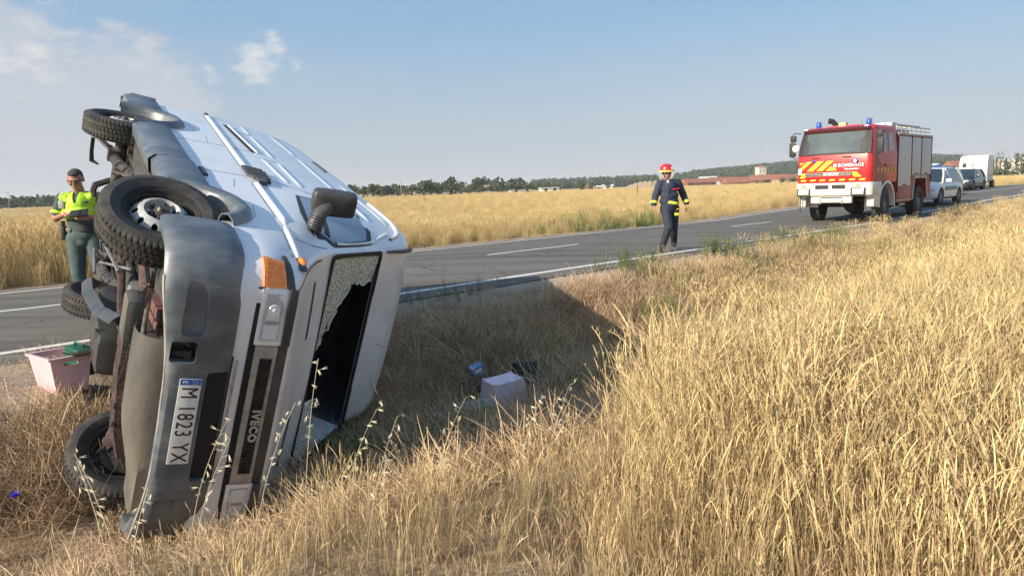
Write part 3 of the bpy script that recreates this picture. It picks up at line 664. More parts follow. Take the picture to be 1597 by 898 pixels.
# --- sills, arch flares
for (x0, x1, z0, z1) in ((-2.84, -1.32, .40, .70), (-1.31, -.44, .42, .715)):
    for sy in (-1, 1):
        mb = MB(); P = []
        for x in np.linspace(x0, x1, 12):
            e = .006*(abs((x-(x0+x1)/2)/((x1-x0)/2))**6)
            P.append([(x, sy*y, z) for y, z in ((.80, z0+.05), (.86, z0-.005), (.955, z0-.02), (1.0-e, z0+.02), (1.012-e, z0+.10), (1.010-e, z1-.07), (1.003-e, z1-.055), (1.003-e, z1-.035), (.988, z1-.015), (.96, z1))])
        mb.grid(P); m_ = modded(mb.mesh('s', [], 0), [('SOLIDIFY', dict(thickness=.005, offset=0))]); m_.materials.clear(); m_.materials.append(plas); shade(m_, 40); link('sill_skirt', m_, van)
for sy in (-1, 1):
    mb = MB(); P = []   # rear quarter skirt
    for x in np.linspace(-4.66, -3.86, 10):
        P.append([(x, sy*y, z) for y, z in ((.80, .45), (.90, .40), (.99, .42), (1.01, .52), (1.005, .68), (.99, .70), (.985, .74), (.955, .76))])
    mb.grid(P); mb.tube([(-4.67, sy*.99, .74), (-4.68, sy*1.0, .5), (-4.67, sy*.95, .40), (-4.66, sy*.8, .42)], .016, 6)
    m_ = modded(mb.mesh('s', [], 0), [('SOLIDIFY', dict(thickness=.005, offset=0))]); m_.materials.clear(); m_.materials.append(plas); shade(m_, 40); link('quarter_skirt', m_, van)
    for x0, a0, a1, r0 in ((0, 40, 172, .44), (-3.28, 4, 184, .44)):
        mb = MB(); P = []
        for k in range(41):
            a = R(a0+(a1-a0)*k/40); c_, s2 = math.cos(a), math.sin(a)
            P.append([(x0+c_*r, sy*y, .36+s2*r) for r, y in ((r0-.03, .76), (r0-.03, .99), (r0-.015, 1.015), (r0+.03, 1.025), (r0+.065, 1.0), (r0+.085, .955))])
        mb.grid(P); m_ = modded(mb.mesh('s', [], 0), [('SOLIDIFY', dict(thickness=.006, offset=0))]); m_.materials.clear(); m_.materials.append(plas); shade(m_, 50); link('wheel_arch_flare', m_, van)
# rear bumper
mb = MB(); mb.box((-4.70, 0, .50), (.10, 1.7, .14), bev=.03); mb.build('rear_bumper', plas2, van)
mb = MB(); mb.box((-4.668, 0, 1.5), (.012, 1.4, 1.2), bev=.005); mb.build('rear_door', paint, van)

# --- scrapes and creases from the slide
scr = mat('scrape_grey', (.22, .21, .20), .7, var=.5, vscale=60); scw = mat('scrape_bright', (.82, .82, .80), .5)
def header_mark(name, pts, wd, m_):
    mb = MB()
    for a, b in zip(pts[:-1], pts[1:]):
        (xa, ya), (xb, yb) = a, b
        za, zb_ = par(xa)[2]+.03, par(xb)[2]+.03; mb.add([(xa+.006, ya, za+.003), (xb+.006, yb, zb_+.003), (xb-wd+.006, yb, zb_+.003+wd*.8), (xa-wd+.006, ya, za+.003+wd*.8)], [(0, 1, 2, 3)])
    mb.build(name, m_, van, 0)
header_mark('scrape', [(-.40, -.62), (-.47, -.50), (-.52, -.42)], .006, scr); header_mark('scrape', [(-.38, -.18), (-.50, -.06)], .016, scw); header_mark('scrape', [(-.36, .05), (-.44, .12), (-.52, .15)], .007, scr); header_mark('scrape', [(-.40, .42), (-.54, .60)], .02, scw)
for q_ in ([(-1.0, .95), (-.72, .90)], [(-.2, .93), (.12, .88)], [(-2.9, 1.02), (-2.5, .98)], [(-3.6, .92), (-3.2, .95), (-3.0, .93)]): seam('scrape', q_, .004, .001, m_=scr)
# --- wheels
def tyre_mesh(Ro, W, Ri, seg=60, tread=True):
    h = W/2
    prof = [(Ri+.004, -h*.80), (Ri+.016, -h*.90), (Ri+.05, -h*1.02), (Ri+(Ro-Ri)*.55, -h*1.08), (Ro-.035, -h*.99), (Ro-.012, -h*.90), (Ro, -h*.80)]
    ys = [-.66, -.60, -.58, -.22, -.20, -.14, -.12, .12, .14, .20, .22, .58, .60, .66]
    gr = [0, .007, .007, 0, 0, .007, .007, 0, 0, 0, 0, 0, 0, 0]
    tr = [(-.80, 0), (-.62, 0), (-.60, .008), (-.54, .008), (-.52, 0), (-.22, 0), (-.20, .009), (-.13, .009), (-.11, 0), (.11, 0), (.13, .009), (.20, .009), (.22, 0), (.52, 0), (.54, .008), (.60, .008), (.62, 0), (.80, 0)]
    full = prof[:-1]+[(Ro-d, h*y) for y, d in tr]+[(r, -y) for r, y in prof[:-1][::-1]]
    n = seg*4; P = []
    i0 = len(prof)-1; i1 = i0+len(tr)
    for k in range(n):
        a = 2*math.pi*k/n; row = []
        for i, (r, y) in enumerate(full):
            if tread and i0 <= i < i1:
                yy = y/h
                if abs(yy) > .6: r -= .009*((k % 4) == 0)
                elif abs(yy) > .21: r -= .006*(((k+int(yy*9)) % 4) == 1)
                else: r -= .006*((k % 4) == 3)
            elif tread and i in (i0-1, i1): r -= .007*((k % 4) == 0); 
            row.append((r*math.cos(a), y, r*math.sin(a)))
        P.append(row)
    P.append(P[0]); mb = MB(); mb.grid(P); return mb.mesh('tyre', [tyrem], 28)
tyre_me = tyre_mesh(.350, .205, .212)
def rim_mesh():
    mb = MB(); s = -1   # outer face towards -Y
    mb.lathe([(.214, -.085), (.222, -.092), (.222, -.084), (.205, -.075), (.198, -.055), (.185, -.05), (.182, .06), (.200, .075), (.216, .082), (.221, .09)], n=48, mi=1)
    mb.lathe([(.183, -.01), (.165, -.040), (.146, -.062), (.126, -.078), (.112, -.086), (.104, -.090), (.098, -.078), (.094, -.055), (.088, -.048), (.05, -.046), (1e-4, -.046)], n=48)
    me_ = mb.mesh('rim', [rimm, mat('dirty_rim_barrel', (.016, .015, .014), .95, col2=(.035, .03, .026), vscale=20)], 0)
    cs = []
    for k in range(10):
        a = 2*math.pi*k/10; c_ = MB(); c_.lathe([(1e-4, -.2), (.0185, -.2), (.0185, .1), (1e-4, .1)], Matrix.Translation((.147*math.cos(a), 0, .147*math.sin(a))), 10); cs.append(c_)
    j = MB()
    for c_ in cs: j.add(c_.v, c_.f)
    me_ = modded(me_, [('SOLIDIFY', dict(thickness=.005))]); me_ = boolean(me_, [j]); shade(me_, 35); return me_
rim_me = rim_mesh()
mb = MB(); mb.lathe([(1e-4, -.115), (.022, -.112), (.030, -.098), (.034, -.09), (.045, -.085), (.050, -.07), (.052, -.045), (.07, -.043)], n=24)
for k in range(6):
    a = 2*math.pi*k/6; mb.lathe([(1e-4, -.088), (.009, -.088), (.012, -.08), (.013, -.055), (.018, -.05), (.018, -.045)], Matrix.Translation((.072*math.cos(a), 0, .072*math.sin(a))), 6)
hub_me = mb.mesh('hub', [hubm], 30)
mb = MB(); mb.lathe([(1e-4, .02), (.15, .02), (.15, .05), (.06, .06), (.06, .13), (1e-4, .13)], n=24); mb.box((.10, .05, .05), (.08, .07, .16), bev=.01); brake_me = mb.mesh('brake_drum', [hubm], 30)
for (x0, sy, steer) in ((0, -1, 24), (0, 1, 24), (-3.28, -1, 0), (-3.12, 1, 0)):
    M_ = Matrix.Translation((x0, sy*(.835 if x0 > -3.2 and x0 != -3.12 or sy < 0 else .90), .35)) @ Matrix.Rotation(R(steer), 4, 'Z') @ (Matrix.Rotation(R(180), 4, 'Z') if sy > 0 else Matrix()) @ Matrix.Rotation(R(17), 4, 'Y')
    wh = link('wheel', rim_me, van, M_); link('tyre', tyre_me, wh); link('hub', hub_me, wh); link('brake_drum', brake_me, wh)
# --- underbody
mb = MB(); mb.box((-2.0, 0, .62), (5.2, 1.62, .03)); mb.build('floor_pan', chas, van)
for sy in (-1, 1):
    mb = MB(); mb.prism([(0, 0), (.06, 0), (.06, .014), (.014, .014), (.014, .126), (.06, .126), (.06, .14), (0, .14)], -4.5, .78, Matrix(((0, 0, 1, 0), (sy, 0, 0, sy*.40), (0, 1, 0, .43), (0, 0, 0, 1)))); mb.build('chassis_rail', chas, van)
for x0 in (-.75, -1.7, -2.6, -3.9):
    mb = MB(); mb.box((x0, 0, .50), (.09, .84, .09), bev=.01); mb.build('cross_member', chas, van)
mb = MB(); pth = [(.34, -.52, .30), (.36, -.40, .24), (.37, 0, .225), (.36, .40, .245), (.33, .62, .29)]
mb.tube(pth, [.04, .055, .058, .055, .045], 4, sq=(1.15, .75)); mb.tube([(p[0]-.05, p[1], p[2]+.02) for p in pth], .022, 8)
for k in range(7): mb.box((.385, -.36+.12*k, .215), (.02, .03, .03), bev=.004)
mb.build('front_cross_member', rust, van)
for sy in (-1, 1):
    mb = MB(); mb.tube([(.28, sy*.45, .30), (.12, sy*.62, .27), (.0, sy*.72, .24)], [.045, .035, .05], 8, sq=(1, .6)); mb.tube([(-.25, sy*.42, .33), (-.08, sy*.6, .28), (0, sy*.72, .24)], [.04, .03, .04], 8, sq=(1, .6)); mb.tube([(0, sy*.72, .22), (0, sy*.74, .45)], .035, 8); mb.build('wishbone', rust, van)
    mb = MB(); mb.tube([(-.06, sy*.60, .27), (-.14, sy*.52, .62)], .03, 10); mb.tube([(.05, sy*.66, .30), (.10, sy*.50, .66)], .022, 8); mb.build('shock_absorber', chas, van)
mb = MB(); mb.tube([(.2, -.68, .34), (.18, -.3, .33), (.18, .3, .33), (.2, .68, .34)], .014, 8); mb.build('track_rod', alloy, van)
mb = MB(); mb.box((.05, 0, .46), (.62, .34, .30), bev=.06); mb.box((.0, -.02, .30), (.46, .26, .14), bev=.04); mb.build('engine_sump', hubm, van)
mb = MB(); mb.box((-.62, 0, .44), (.6, .26, .26), bev=.07); mb.build('gearbox', alloy, van)
mb = MB(); mb.box((.10, -.30, .42), (.6, .07, .10), bev=.01, rot=Euler((0, 0, R(-8)))); mb.box((.10, -.215, .42), (.58, .05, .09), bev=.01, rot=Euler((0, 0, R(-8)))); mb.build('subframe_beam', redox, van)
mb = MB(); mb.box((.62, -.44, .20), (.20, .26, .09), bev=.03); mb.build('dusty_cover', dusty, van)
mb = MB(); mb.tube([(-.92, 0, .40), (-1.9, 0, .37), (-3.2, 0, .36)], .045, 12); mb.lathe([(.07, -.02), (.07, .02)], Matrix.Translation((-1.9, 0, .37)) @ Matrix.Rotation(R(90), 4, 'Z'), 12); mb.build('drive_shaft', chas, van)
mb = MB(); mb.tube([(-3.28, -.74, .35), (-3.28, -.2, .35), (-3.28, .2, .35), (-3.28, .74, .35)], [.055, .06, .06, .055], 12); mb.ell((-3.28, 0, .35), (.17, .15, .16)); mb.build('rear_axle', chas, van)
for sy in (-1, 1):
    mb = MB()
    for k, L in enumerate((.72, .56, .38)):
        P = [(-3.28+L*f, sy*.55, .30-.012*k-.0+.12*(abs(f)**2)*(L/.72)**2) for f in np.linspace(-1, 1, 15)]
        mb.tube(P, .035, 4, sq=(.25, 1.1))
    mb.box((-3.28, sy*.55, .30), (.12, .11, .12), bev=.01); mb.tube([(-4.0, sy*.55, .42), (-4.03, sy*.55, .52)], .025, 6); mb.build('leaf_spring', chas, van)
    mb = MB(); mb.tube([(-3.15, sy*.42, .30), (-2.9, sy*.40, .62)], .03, 10); mb.build('rear_damper', chas, van)
# ribbed black fuel tank and its strap
mb = MB(); mb.box((-1.25, .48, .33), (.86, .34, .34), bev=.09)
for k in range(5): mb.box((-1.5+.11*k, .50, .170), (.05, .24, .012), bev=.004)
mb.box((-1.72, .42, .34), (.40, .26, .26), bev=.08); mb.build('fuel_tank', mat('tank_plastic', (.03, .031, .033), .5, col2=(.06, .058, .055), vscale=6, bump=.1), van)
mb = MB(); mb.tube([(-.95, .30, .50), (-.95, .32, .16), (-.95, .60, .15), (-.95, .66, .5)], .02, 4, sq=(1, .3)); mb.build('tank_strap', chas, van)
# exhaust with silencer
mb = MB(); mb.tube([(-.2, .22, .36), (-.8, .20, .30), (-1.4, -.22, .30), (-2.2, -.26, .30), (-2.9, -.26, .34), (-3.2, -.30, .46), (-3.7, -.34, .36), (-4.5, -.40, .34)], .028, 10); mb.tube([(-1.5, -.23, .30), (-1.55, -.23, .30), (-2.15, -.26, .30), (-2.2, -.26, .30)], [.03, .10, .10, .03], 14); mb.build('exhaust_pipe', rust, van)
# loose curved strap and torn mudguard under the floor
mb = MB(); mb.tube([(-2.75, .62, .26), (-2.45, .46, .15), (-1.9, .36, .13), (-1.2, .26, .18), (-.7, .12, .25)], .05, 4, sq=(.15, 1)); mb.build('hanging_strap', plas2, van)
mb = MB(); mb.tube([(-3.6, -.50, .34), (-3.75, -.62, .17), (-3.8, -.60, .13), (-3.8, -.46, .13), (-3.8, -.36, .14), (-3.76, -.34, .20)], [.03, .03, .026, .026, .032, .015], 6, sq=(1, .6)); mb.build('spring_hanger', chas, van)
mb = MB(); mb.tube([(-3.3, -.30, .30), (-3.25, -.24, .17), (-3.2, -.20, .155), (-3.2, -.13, .17)], [.03, .035, .03, .02], 6, sq=(1, .6)); mb.build('spring_hanger', chas, van)
mb = MB(); mb.tube([(-3.0, -.42, .36), (-2.9, -.25, .22), (-2.6, -.05, .19), (-2.2, .08, .22)], .035, 4, sq=(.25, 1)); mb.build('heat_shield', dusty, van)
mb = MB(); mb.tube([(-2.3, .20, .25), (-2.0, .02, .15), (-1.5, .06, .14)], .012, 6); mb.tube([(-2.9, -.1, .5), (-2.6, -.05, .22), (-2.0, -.08, .2), (-1.0, -.14, .26)], .014, 6); mb.tube([(-2.9, .25, .4), (-2.5, .30, .24), (-1.9, .1, .22), (-.6, -.3, .3)], .011, 6); mb.build('brake_line', alloy, van)
mb = MB(); mb.tube([(-1.0, .50, .20), (-1.12, .58, .12), (-1.2, .64, .06), (-1.3, .67, -.02)], [.03, .028, .022, .008], 6, sq=(1, .35)); mb.build('torn_mudflap', rub, van)
mb = MB(); mb.box((-.7, -.62, .50), (.42, .30, .26), bev=.04); mb.build('battery_tray', mat('tray_white', (.4, .38, .34), .6, col2=(.1, .09, .08), vscale=9), van)
# inner wheel-arch liners (rounded pale hump in front of the right wheel)
for sy in (-1, 1):
    mb = MB(); P = []
    for k in range(25):
        a = R(28+148*k/24); P.append([(math.cos(a)*.425, sy*y, .36+math.sin(a)*.425) for y in (.52, .7, .95)])
    mb.grid(P); m_ = mb.mesh('l', [dusty], 50); link('arch_liner', m_, van)
    mb = MB(); P = []
    for k in range(25):
        a = R(28+148*k/24); P.append([(-3.28+math.cos(a)*.425, sy*y, .36+math.sin(a)*.425) for y in (.52, .7, .95)])
    mb.grid(P); link('arch_liner', mb.mesh('l', [dusty], 50), van)
# ------------------------------------------------------------------ grass: clump meshes scattered over the terrain (each patch one object, kind stuff)
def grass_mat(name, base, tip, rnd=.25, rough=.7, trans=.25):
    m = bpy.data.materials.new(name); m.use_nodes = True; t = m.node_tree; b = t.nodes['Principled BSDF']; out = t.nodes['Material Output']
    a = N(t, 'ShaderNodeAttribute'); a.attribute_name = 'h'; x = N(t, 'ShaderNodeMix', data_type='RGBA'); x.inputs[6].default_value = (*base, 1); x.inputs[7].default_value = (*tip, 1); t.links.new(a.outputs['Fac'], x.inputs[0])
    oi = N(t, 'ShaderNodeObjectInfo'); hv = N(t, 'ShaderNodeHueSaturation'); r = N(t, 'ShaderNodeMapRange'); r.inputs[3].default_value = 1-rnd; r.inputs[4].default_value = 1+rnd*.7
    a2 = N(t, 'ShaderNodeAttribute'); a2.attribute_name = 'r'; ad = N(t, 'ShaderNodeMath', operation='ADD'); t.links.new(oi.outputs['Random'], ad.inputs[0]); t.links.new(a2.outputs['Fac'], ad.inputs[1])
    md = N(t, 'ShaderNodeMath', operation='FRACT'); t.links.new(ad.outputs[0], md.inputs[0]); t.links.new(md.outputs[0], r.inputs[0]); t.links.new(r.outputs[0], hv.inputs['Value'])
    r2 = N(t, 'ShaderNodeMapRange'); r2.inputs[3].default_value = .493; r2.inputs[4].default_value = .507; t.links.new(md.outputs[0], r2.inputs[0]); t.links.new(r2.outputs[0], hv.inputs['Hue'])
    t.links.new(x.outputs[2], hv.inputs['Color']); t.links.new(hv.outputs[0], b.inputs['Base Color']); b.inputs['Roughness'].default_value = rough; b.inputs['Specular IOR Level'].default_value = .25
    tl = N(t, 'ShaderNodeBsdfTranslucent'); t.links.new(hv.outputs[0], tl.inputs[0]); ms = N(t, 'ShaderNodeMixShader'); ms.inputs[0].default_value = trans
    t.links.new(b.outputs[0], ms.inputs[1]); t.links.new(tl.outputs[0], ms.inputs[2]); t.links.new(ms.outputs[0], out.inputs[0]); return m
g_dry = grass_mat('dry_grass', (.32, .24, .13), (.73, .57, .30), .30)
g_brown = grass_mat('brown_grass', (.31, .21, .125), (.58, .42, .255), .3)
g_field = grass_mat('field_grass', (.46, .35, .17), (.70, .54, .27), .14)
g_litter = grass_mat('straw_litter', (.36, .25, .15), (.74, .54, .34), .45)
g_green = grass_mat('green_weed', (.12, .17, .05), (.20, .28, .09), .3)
g_olive = grass_mat('olive_weed', (.13, .14, .06), (.24, .24, .12), .3)
g_oat = grass_mat('oat_husk', (.45, .36, .2), (.86, .78, .56), .1)
class GB:
    def __init__(s): s.v = []; s.f = []; s.h = []; s.r = []
    def strip(s, pts, ws, side, hs, rv):
        o = len(s.v)
        for p, w_, h in zip(pts, ws, hs): s.v += [p-side*w_, p+side*w_]; s.h += [h, h]; s.r += [rv, rv]
        s.f += [(o+2*i, o+2*i+1, o+2*i+3, o+2*i+2) for i in range(len(pts)-1)]
    def blob(s, pts, ws, hs, rv, n=3):
        o = len(s.v); 
        for p, w_, h in zip(pts, ws, hs):
            for k in range(n):
                a = 2*math.pi*k/n; s.v.append(p+Vector((math.cos(a)*w_, math.sin(a)*w_, 0))); s.h.append(h); s.r.append(rv)
        s.f += [(o+i*n+k, o+i*n+(k+1) % n, o+(i+1)*n+(k+1) % n, o+(i+1)*n+k) for i in range(len(pts)-1) for k in range(n)]
    def done(s, name, m):
        me = bpy.data.meshes.new(name); me.from_pydata(s.v, [], s.f)
        for nm, d in (('h', s.h), ('r', s.r)): a = me.attributes.new(nm, 'FLOAT', 'POINT'); a.data.foreach_set('value', d)
        me.materials.append(m); return me
def curve(p0, L, lean, ang, droop, n):
    """stem bending outwards"""
    out = []; p = Vector(p0); th = lean
    for i in range(n+1):
        out.append(p.copy()); d = Vector((math.cos(ang)*math.sin(th), math.sin(ang)*math.sin(th), math.cos(th))); p = p+d*L/n; th += droop/n
    return out
def oat_clump(seed, nst=14, H=.62, rad=.16, blades=26, wst=.0011, whd=.0030, bw=.0013, heads=1.0):
    rd = random.Random(seed); g = GB()
    for i in range(nst):
        a = rd.uniform(0, 6.28); r = rad*math.sqrt(rd.random()); L = H*rd.uniform(.7, 1.12); ang = rd.uniform(0, 6.28) if rd.random() < .5 else rd.gauss(.6, .5)
        P = curve((r*math.cos(a), r*math.sin(a), -.03), L, rd.uniform(.0, .12), ang, rd.uniform(.03, .38)*(1 if rd.random() < .85 else 3), 6); side = Vector((math.sin(ang+.3), -math.cos(ang+.3), 0)); rv = rd.random()
        g.strip(P, [wst*1.3]*3+[wst]*4, side, [k/6*.8 for k in range(7)], rv)
        s2 = Vector((math.cos(ang), math.sin(ang), 0)); 
        if rd.random() < heads:   # fluffy ear
            tip = P[-1]; d = (P[-1]-P[-2]).normalized(); hl = rd.uniform(.06, .14)*H/.62; dr = rd.uniform(0, .9); E = []; p = tip-d*hl*.3; dd = d.copy()
            for k in range(6):
                E.append(p.copy()); p = p+dd*hl/5*1.1; dd = (dd+Vector((math.cos(ang)*dr*.22, math.sin(ang)*dr*.22, -.1*dr))).normalized()
            ww = whd*rd.uniform(.7, 1.25); g.blob(E, [ww*.3, ww*.9, ww, ww*.85, ww*.55, ww*.1], [.85, .9, 1, 1, 1, 1], rv, 3)
            for k in range(5):  # loose spikelets
                q = E[1+k % 4]; aa = rd.uniform(0, 6.28); v = Vector((math.cos(aa)*.010, math.sin(aa)*.010, rd.uniform(.006, .018)))
                g.strip([q, q+v*.6, q+v*1.3], [.0004, .0016, .0002], Vector((-math.sin(aa), math.cos(aa), 0)), [1, 1, 1], rv)
    for i in range(blades):
        a = rd.uniform(0, 6.28); r = rad*1.1*math.sqrt(rd.random()); ang = rd.uniform(0, 6.28); L = H*rd.uniform(.28, .85)
        P = curve((r*math.cos(a), r*math.sin(a), -.03), L, rd.uniform(.02, .32), ang, rd.uniform(.05, 1.1), 4)
        g.strip(P, [bw, bw, bw*.8, bw*.5, bw*.1], Vector((math.sin(ang), -math.cos(ang), 0)), [.05, .2, .4, .6, .7], rd.random())
    return g
def litter_clump(seed, n=60, rad=.22, H=.10, L0=.18, bw=.0022):
    rd = random.Random(seed); g = GB()
    for i in range(n):
        a = rd.uniform(0, 6.28); r = rad*math.sqrt(rd.random()); ang = rd.uniform(0, 6.28); L = L0*rd.uniform(.4, 1.3)
        P = curve((r*math.cos(a), r*math.sin(a), rd.uniform(-.01, H*.4)), L, rd.uniform(.5, 1.5), ang, rd.uniform(-.5, .9), 3)
        for p in P: p.z = max(p.z, .003)
        g.strip(P, [bw]*3+[bw*.3], Vector((math.sin(ang)*.8, -math.cos(ang)*.8, .5)), [rd.random()*.5+.1]*2+[.8]*2, rd.random())
    return g
def weed(seed, H=.35, nst=5, leaf=.018):
    rd = random.Random(seed); g = GB()
    for i in range(nst):
        ang = rd.uniform(0, 6.28); L = H*rd.uniform(.6, 1.1); P = curve((rd.uniform(-.03, .03), rd.uniform(-.03, .03), -.02), L, rd.uniform(0, .25), ang, rd.uniform(0, .3), 7)
        g.strip(P, [.0025]*5+[.0015]*3, Vector((math.sin(ang), -math.cos(ang), 0)), [.3]*8, rd.random())
        for k in range(1, 8):
            for j in range(3):
                aa = rd.uniform(0, 6.28); ll = leaf*rd.uniform(1.2, 3.2)*(1-k/11); v = Vector((math.cos(aa), math.sin(aa), rd.uniform(.1, .9))).normalized()*ll; q = P[k]
                g.strip([q, q+v*.5, q+v], [.001, leaf*.2, .0005], Vector((-math.sin(aa), math.cos(aa), .2)), [.5, .8, 1], rd.random())
    return g
def scatter(name, pts, variants, rots, scl, idx, label, cat):
    """one stuff object: a point mesh whose geometry nodes set a clump on every point"""
    co = np.asarray(pts); me = bpy.data.meshes.new(name); me.vertices.add(len(co)); me.vertices.foreach_set('co', co.astype('f').ravel())
    a = me.attributes.new('rot', 'FLOAT_VECTOR', 'POINT'); a.data.foreach_set('vector', rots.astype('f').ravel())
    a = me.attributes.new('scl', 'FLOAT_VECTOR', 'POINT'); a.data.foreach_set('vector', scl.astype('f').ravel())
    a = me.attributes.new('idx', 'INT', 'POINT'); a.data.foreach_set('value', idx.astype('i'))
    c = bpy.data.collections.new(name+'_clumps')
    for i, v in enumerate(variants): c.objects.link(bpy.data.objects.new('clump_%02d' % i, v))
    ng = bpy.data.node_groups.new(name, 'GeometryNodeTree'); ng.interface.new_socket('Geometry', in_out='INPUT', socket_type='NodeSocketGeometry'); ng.interface.new_socket('Geometry', in_out='OUTPUT', socket_type='NodeSocketGeometry')
    gi = ng.nodes.new('NodeGroupInput'); go = ng.nodes.new('NodeGroupOutput'); ip = ng.nodes.new('GeometryNodeInstanceOnPoints'); ci = ng.nodes.new('GeometryNodeCollectionInfo')
    ci.inputs[0].default_value = c; ci.inputs['Separate Children'].default_value = True; ci.inputs['Reset Children'].default_value = True; ip.inputs['Pick Instance'].default_value = True
    def na(n, ty): q = ng.nodes.new('GeometryNodeInputNamedAttribute'); q.data_type = ty; q.inputs[0].default_value = n; return q.outputs[0]
    e = ng.nodes.new('FunctionNodeEulerToRotation'); L = ng.links.new
    L(gi.outputs[0], ip.inputs['Points']); L(ci.outputs[0], ip.inputs['Instance']); L(na('idx', 'INT'), ip.inputs['Instance Index']); L(na('rot', 'FLOAT_VECTOR'), e.inputs[0]); L(e.outputs[0], ip.inputs['Rotation']); L(na('scl', 'FLOAT_VECTOR'), ip.inputs['Scale']); L(ip.outputs[0], go.inputs[0])
    o = link(name, me); o.modifiers.new('scatter', 'NODES').node_group = ng; return tag(o, label, cat, kind='stuff')
def poisson(n, s0, s1, t0, t1, dens):
    s = rng.uniform(s0, s1, n); t = rng.uniform(t0, t1, n); x, y = xy(s, t); keep = rng.random(n) < dens(x, y, s, t)
    # only what the camera (or one a step aside) could see
    keep &= (y > .2) & (np.abs(x) < .95*y+2.5); return x[keep], y[keep], s[keep], t[keep]
def put(name, xs_, ys_, variants, smin, smax, label, cat, tilt=.12, zs=1, field=None):
    n = len(xs_); z = zg(xs_, ys_); sc = rng.uniform(smin, smax, n)
    if field is not None: sc = sc*field
    rots = np.stack([rng.normal(0, tilt, n), rng.normal(0, tilt, n), rng.uniform(0, 6.283, n)], 1)
    return scatter(name, np.stack([xs_, ys_, z], 1), variants, rots, np.stack([sc, sc, sc*zs], 1), rng.integers(0, len(variants), n), label, cat)
# near bank, tall dry grass
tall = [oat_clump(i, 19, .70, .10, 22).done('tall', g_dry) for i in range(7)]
tall2 = [oat_clump(20+i, 10, .46, .15, 36, heads=.6).done('mid', g_dry) for i in range(5)]
low = [oat_clump(40+i, 3, .22, .18, 40, heads=.3, bw=.003).done('low', g_litter) for i in range(4)]
lit = [litter_clump(60+i, 64, .26, .14, .34, .0028).done('litter', g_litter) for i in range(5)]
def patch(x, y, f, seed): return fn(x*f, y*f, seed)
def bank(x, y, s, t):
    lim = 3.35-.40*smooth(2.2, 3.4, t)+.85*smooth(7, 14, t)+4.2*smooth(14, 26, t)
    d = (1-smooth(lim-.7, lim+.1, s+.25*patch(x, y, 1.5, 1)))
    left = smooth(1.3, 3.0, x+.55*y-.15)       # thinner at the far left of the bank
    return d*(.30+.70*left)
r_ = lambda x, y: np.hypot(x, y)
x, y, s, t = poisson(60000, -3, 8, -2.5, 12, lambda x, y, s, t: bank(x, y, s, t)*np.clip(1-(r_(x, y)-3)/14, .3, 1)*(r_(x, y) > 1.7)*.24)
near = r_(x, y) < 60
hgt = 1+.14*patch(x, y, .9, 2)+.08*patch(x, y, 3, 4); hgt *= np.clip(.62+.30*(r_(x, y)-1.7), .62, 1)
hgt *= (1-.28*smooth(1.9, 2.7, s))*np.interp(x, [-3, -1.9, -1.5, -1.15, -.9, -.45, -.2, .3, .65, 1.0, 3], [.42, .42, .50, .70, .86, .84, .60, .60, .86, 1.02, 1])
hgt *= 1-.22*smooth(.35, .8, patch(x, y, 2.1, 14))
hgt += .30*np.exp(-((x-.72)**2/.07+(y-4.0)**2/.6))
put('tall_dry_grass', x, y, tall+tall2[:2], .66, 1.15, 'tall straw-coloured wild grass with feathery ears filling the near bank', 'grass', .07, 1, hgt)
brown = [oat_clump(30+i, 12, .50, .18, 30, heads=.8, whd=.0035).done('brown', g_brown) for i in range(3)]
x, y, s, t = poisson(16000, -3, 8, -2.5, 14, lambda x, y, s, t: bank(x, y, s, t)*(r_(x, y) > 1.9)*.5*(.25+.75*smooth(-.1, .5, patch(x, y, 1.3, 21))))
put('brown_dry_grass', x, y, brown, .7, 1.1, 'reddish-brown patches of thin grass on the near bank', 'grass', .14, 1, (1-.3*(1-smooth(.7, 1.6, x))))
under = [oat_clump(50+i, 4, .26, .16, 46, heads=.3).done('under', g_litter if i % 2 else g_brown) for i in range(4)]
x, y, s, t = poisson(60000, -3, 8, -2.5, 12, lambda x, y, s, t: bank(x, y, s, t)*(r_(x, y) > 1.7)*.16)
put('undergrowth', x, y, under, .7, 1.2, 'short brown undergrowth between the taller stems', 'grass', .2)
# coarser clumps for the bank and verge further away
far = [oat_clump(80+i, 22, .58, .30, 34, wst=.0025, whd=.008, bw=.0042).done('far', g_dry) for i in range(5)]
x, y, s, t = poisson(42000, -9, 7.9, 10, 75, lambda x, y, s, t: np.clip(9./r_(x, y), .12, .8)*(1-smooth(6.4, 7.7, s)*.85)*(r_(x, y) > 9)*(.6+.4*smooth(2.2, 3.6, s+.3*patch(x, y, .7, 1))))
hg = (1+.22*patch(x, y, .45, 2))*(1-.45*smooth(4, 7.6, s))
put('dry_bank_grass', x, y, far, .65, 1.05, 'dry grass on the bank further along the road', 'grass', .12, 1, hg)
# ditch and roadside slope: shorter, trampled, brownish
def edge_s(t): return 7.42-1.35*(1-smooth(1.2, 2.9, t))
def free(x, y):   # keep stalks out of the crate footprints
    return ~(((x+3.60) > -.32) & ((x+3.60) < .32) & (np.abs(y-5.78) < .27)) & ~((np.abs(x+.12) < .34) & (np.abs(y-7.25) < .36))
x, y, s, t = poisson(26000, 3.0, 7.9, -3, 17, lambda x, y, s, t: .26*smooth(3.0, 3.5, s)*(1-smooth(edge_s(t)-.55, edge_s(t)-.05, s)*.985)*(1-.95*smooth(5.5, 6.3, s)*(1-smooth(1.4, 2.6, t)))*(1-.55*(1-smooth(1.2, 2.0, t)))*free(x, y))
put('trampled_ditch_grass', x, y, [low[0]]+lit, .6, 1.15, 'short trampled brown grass and straw in the ditch', 'grass', .25, 1, (1+.3*patch(x, y, 2, 6))*(1-.45*(1-smooth(1.4, 2.4, t))))
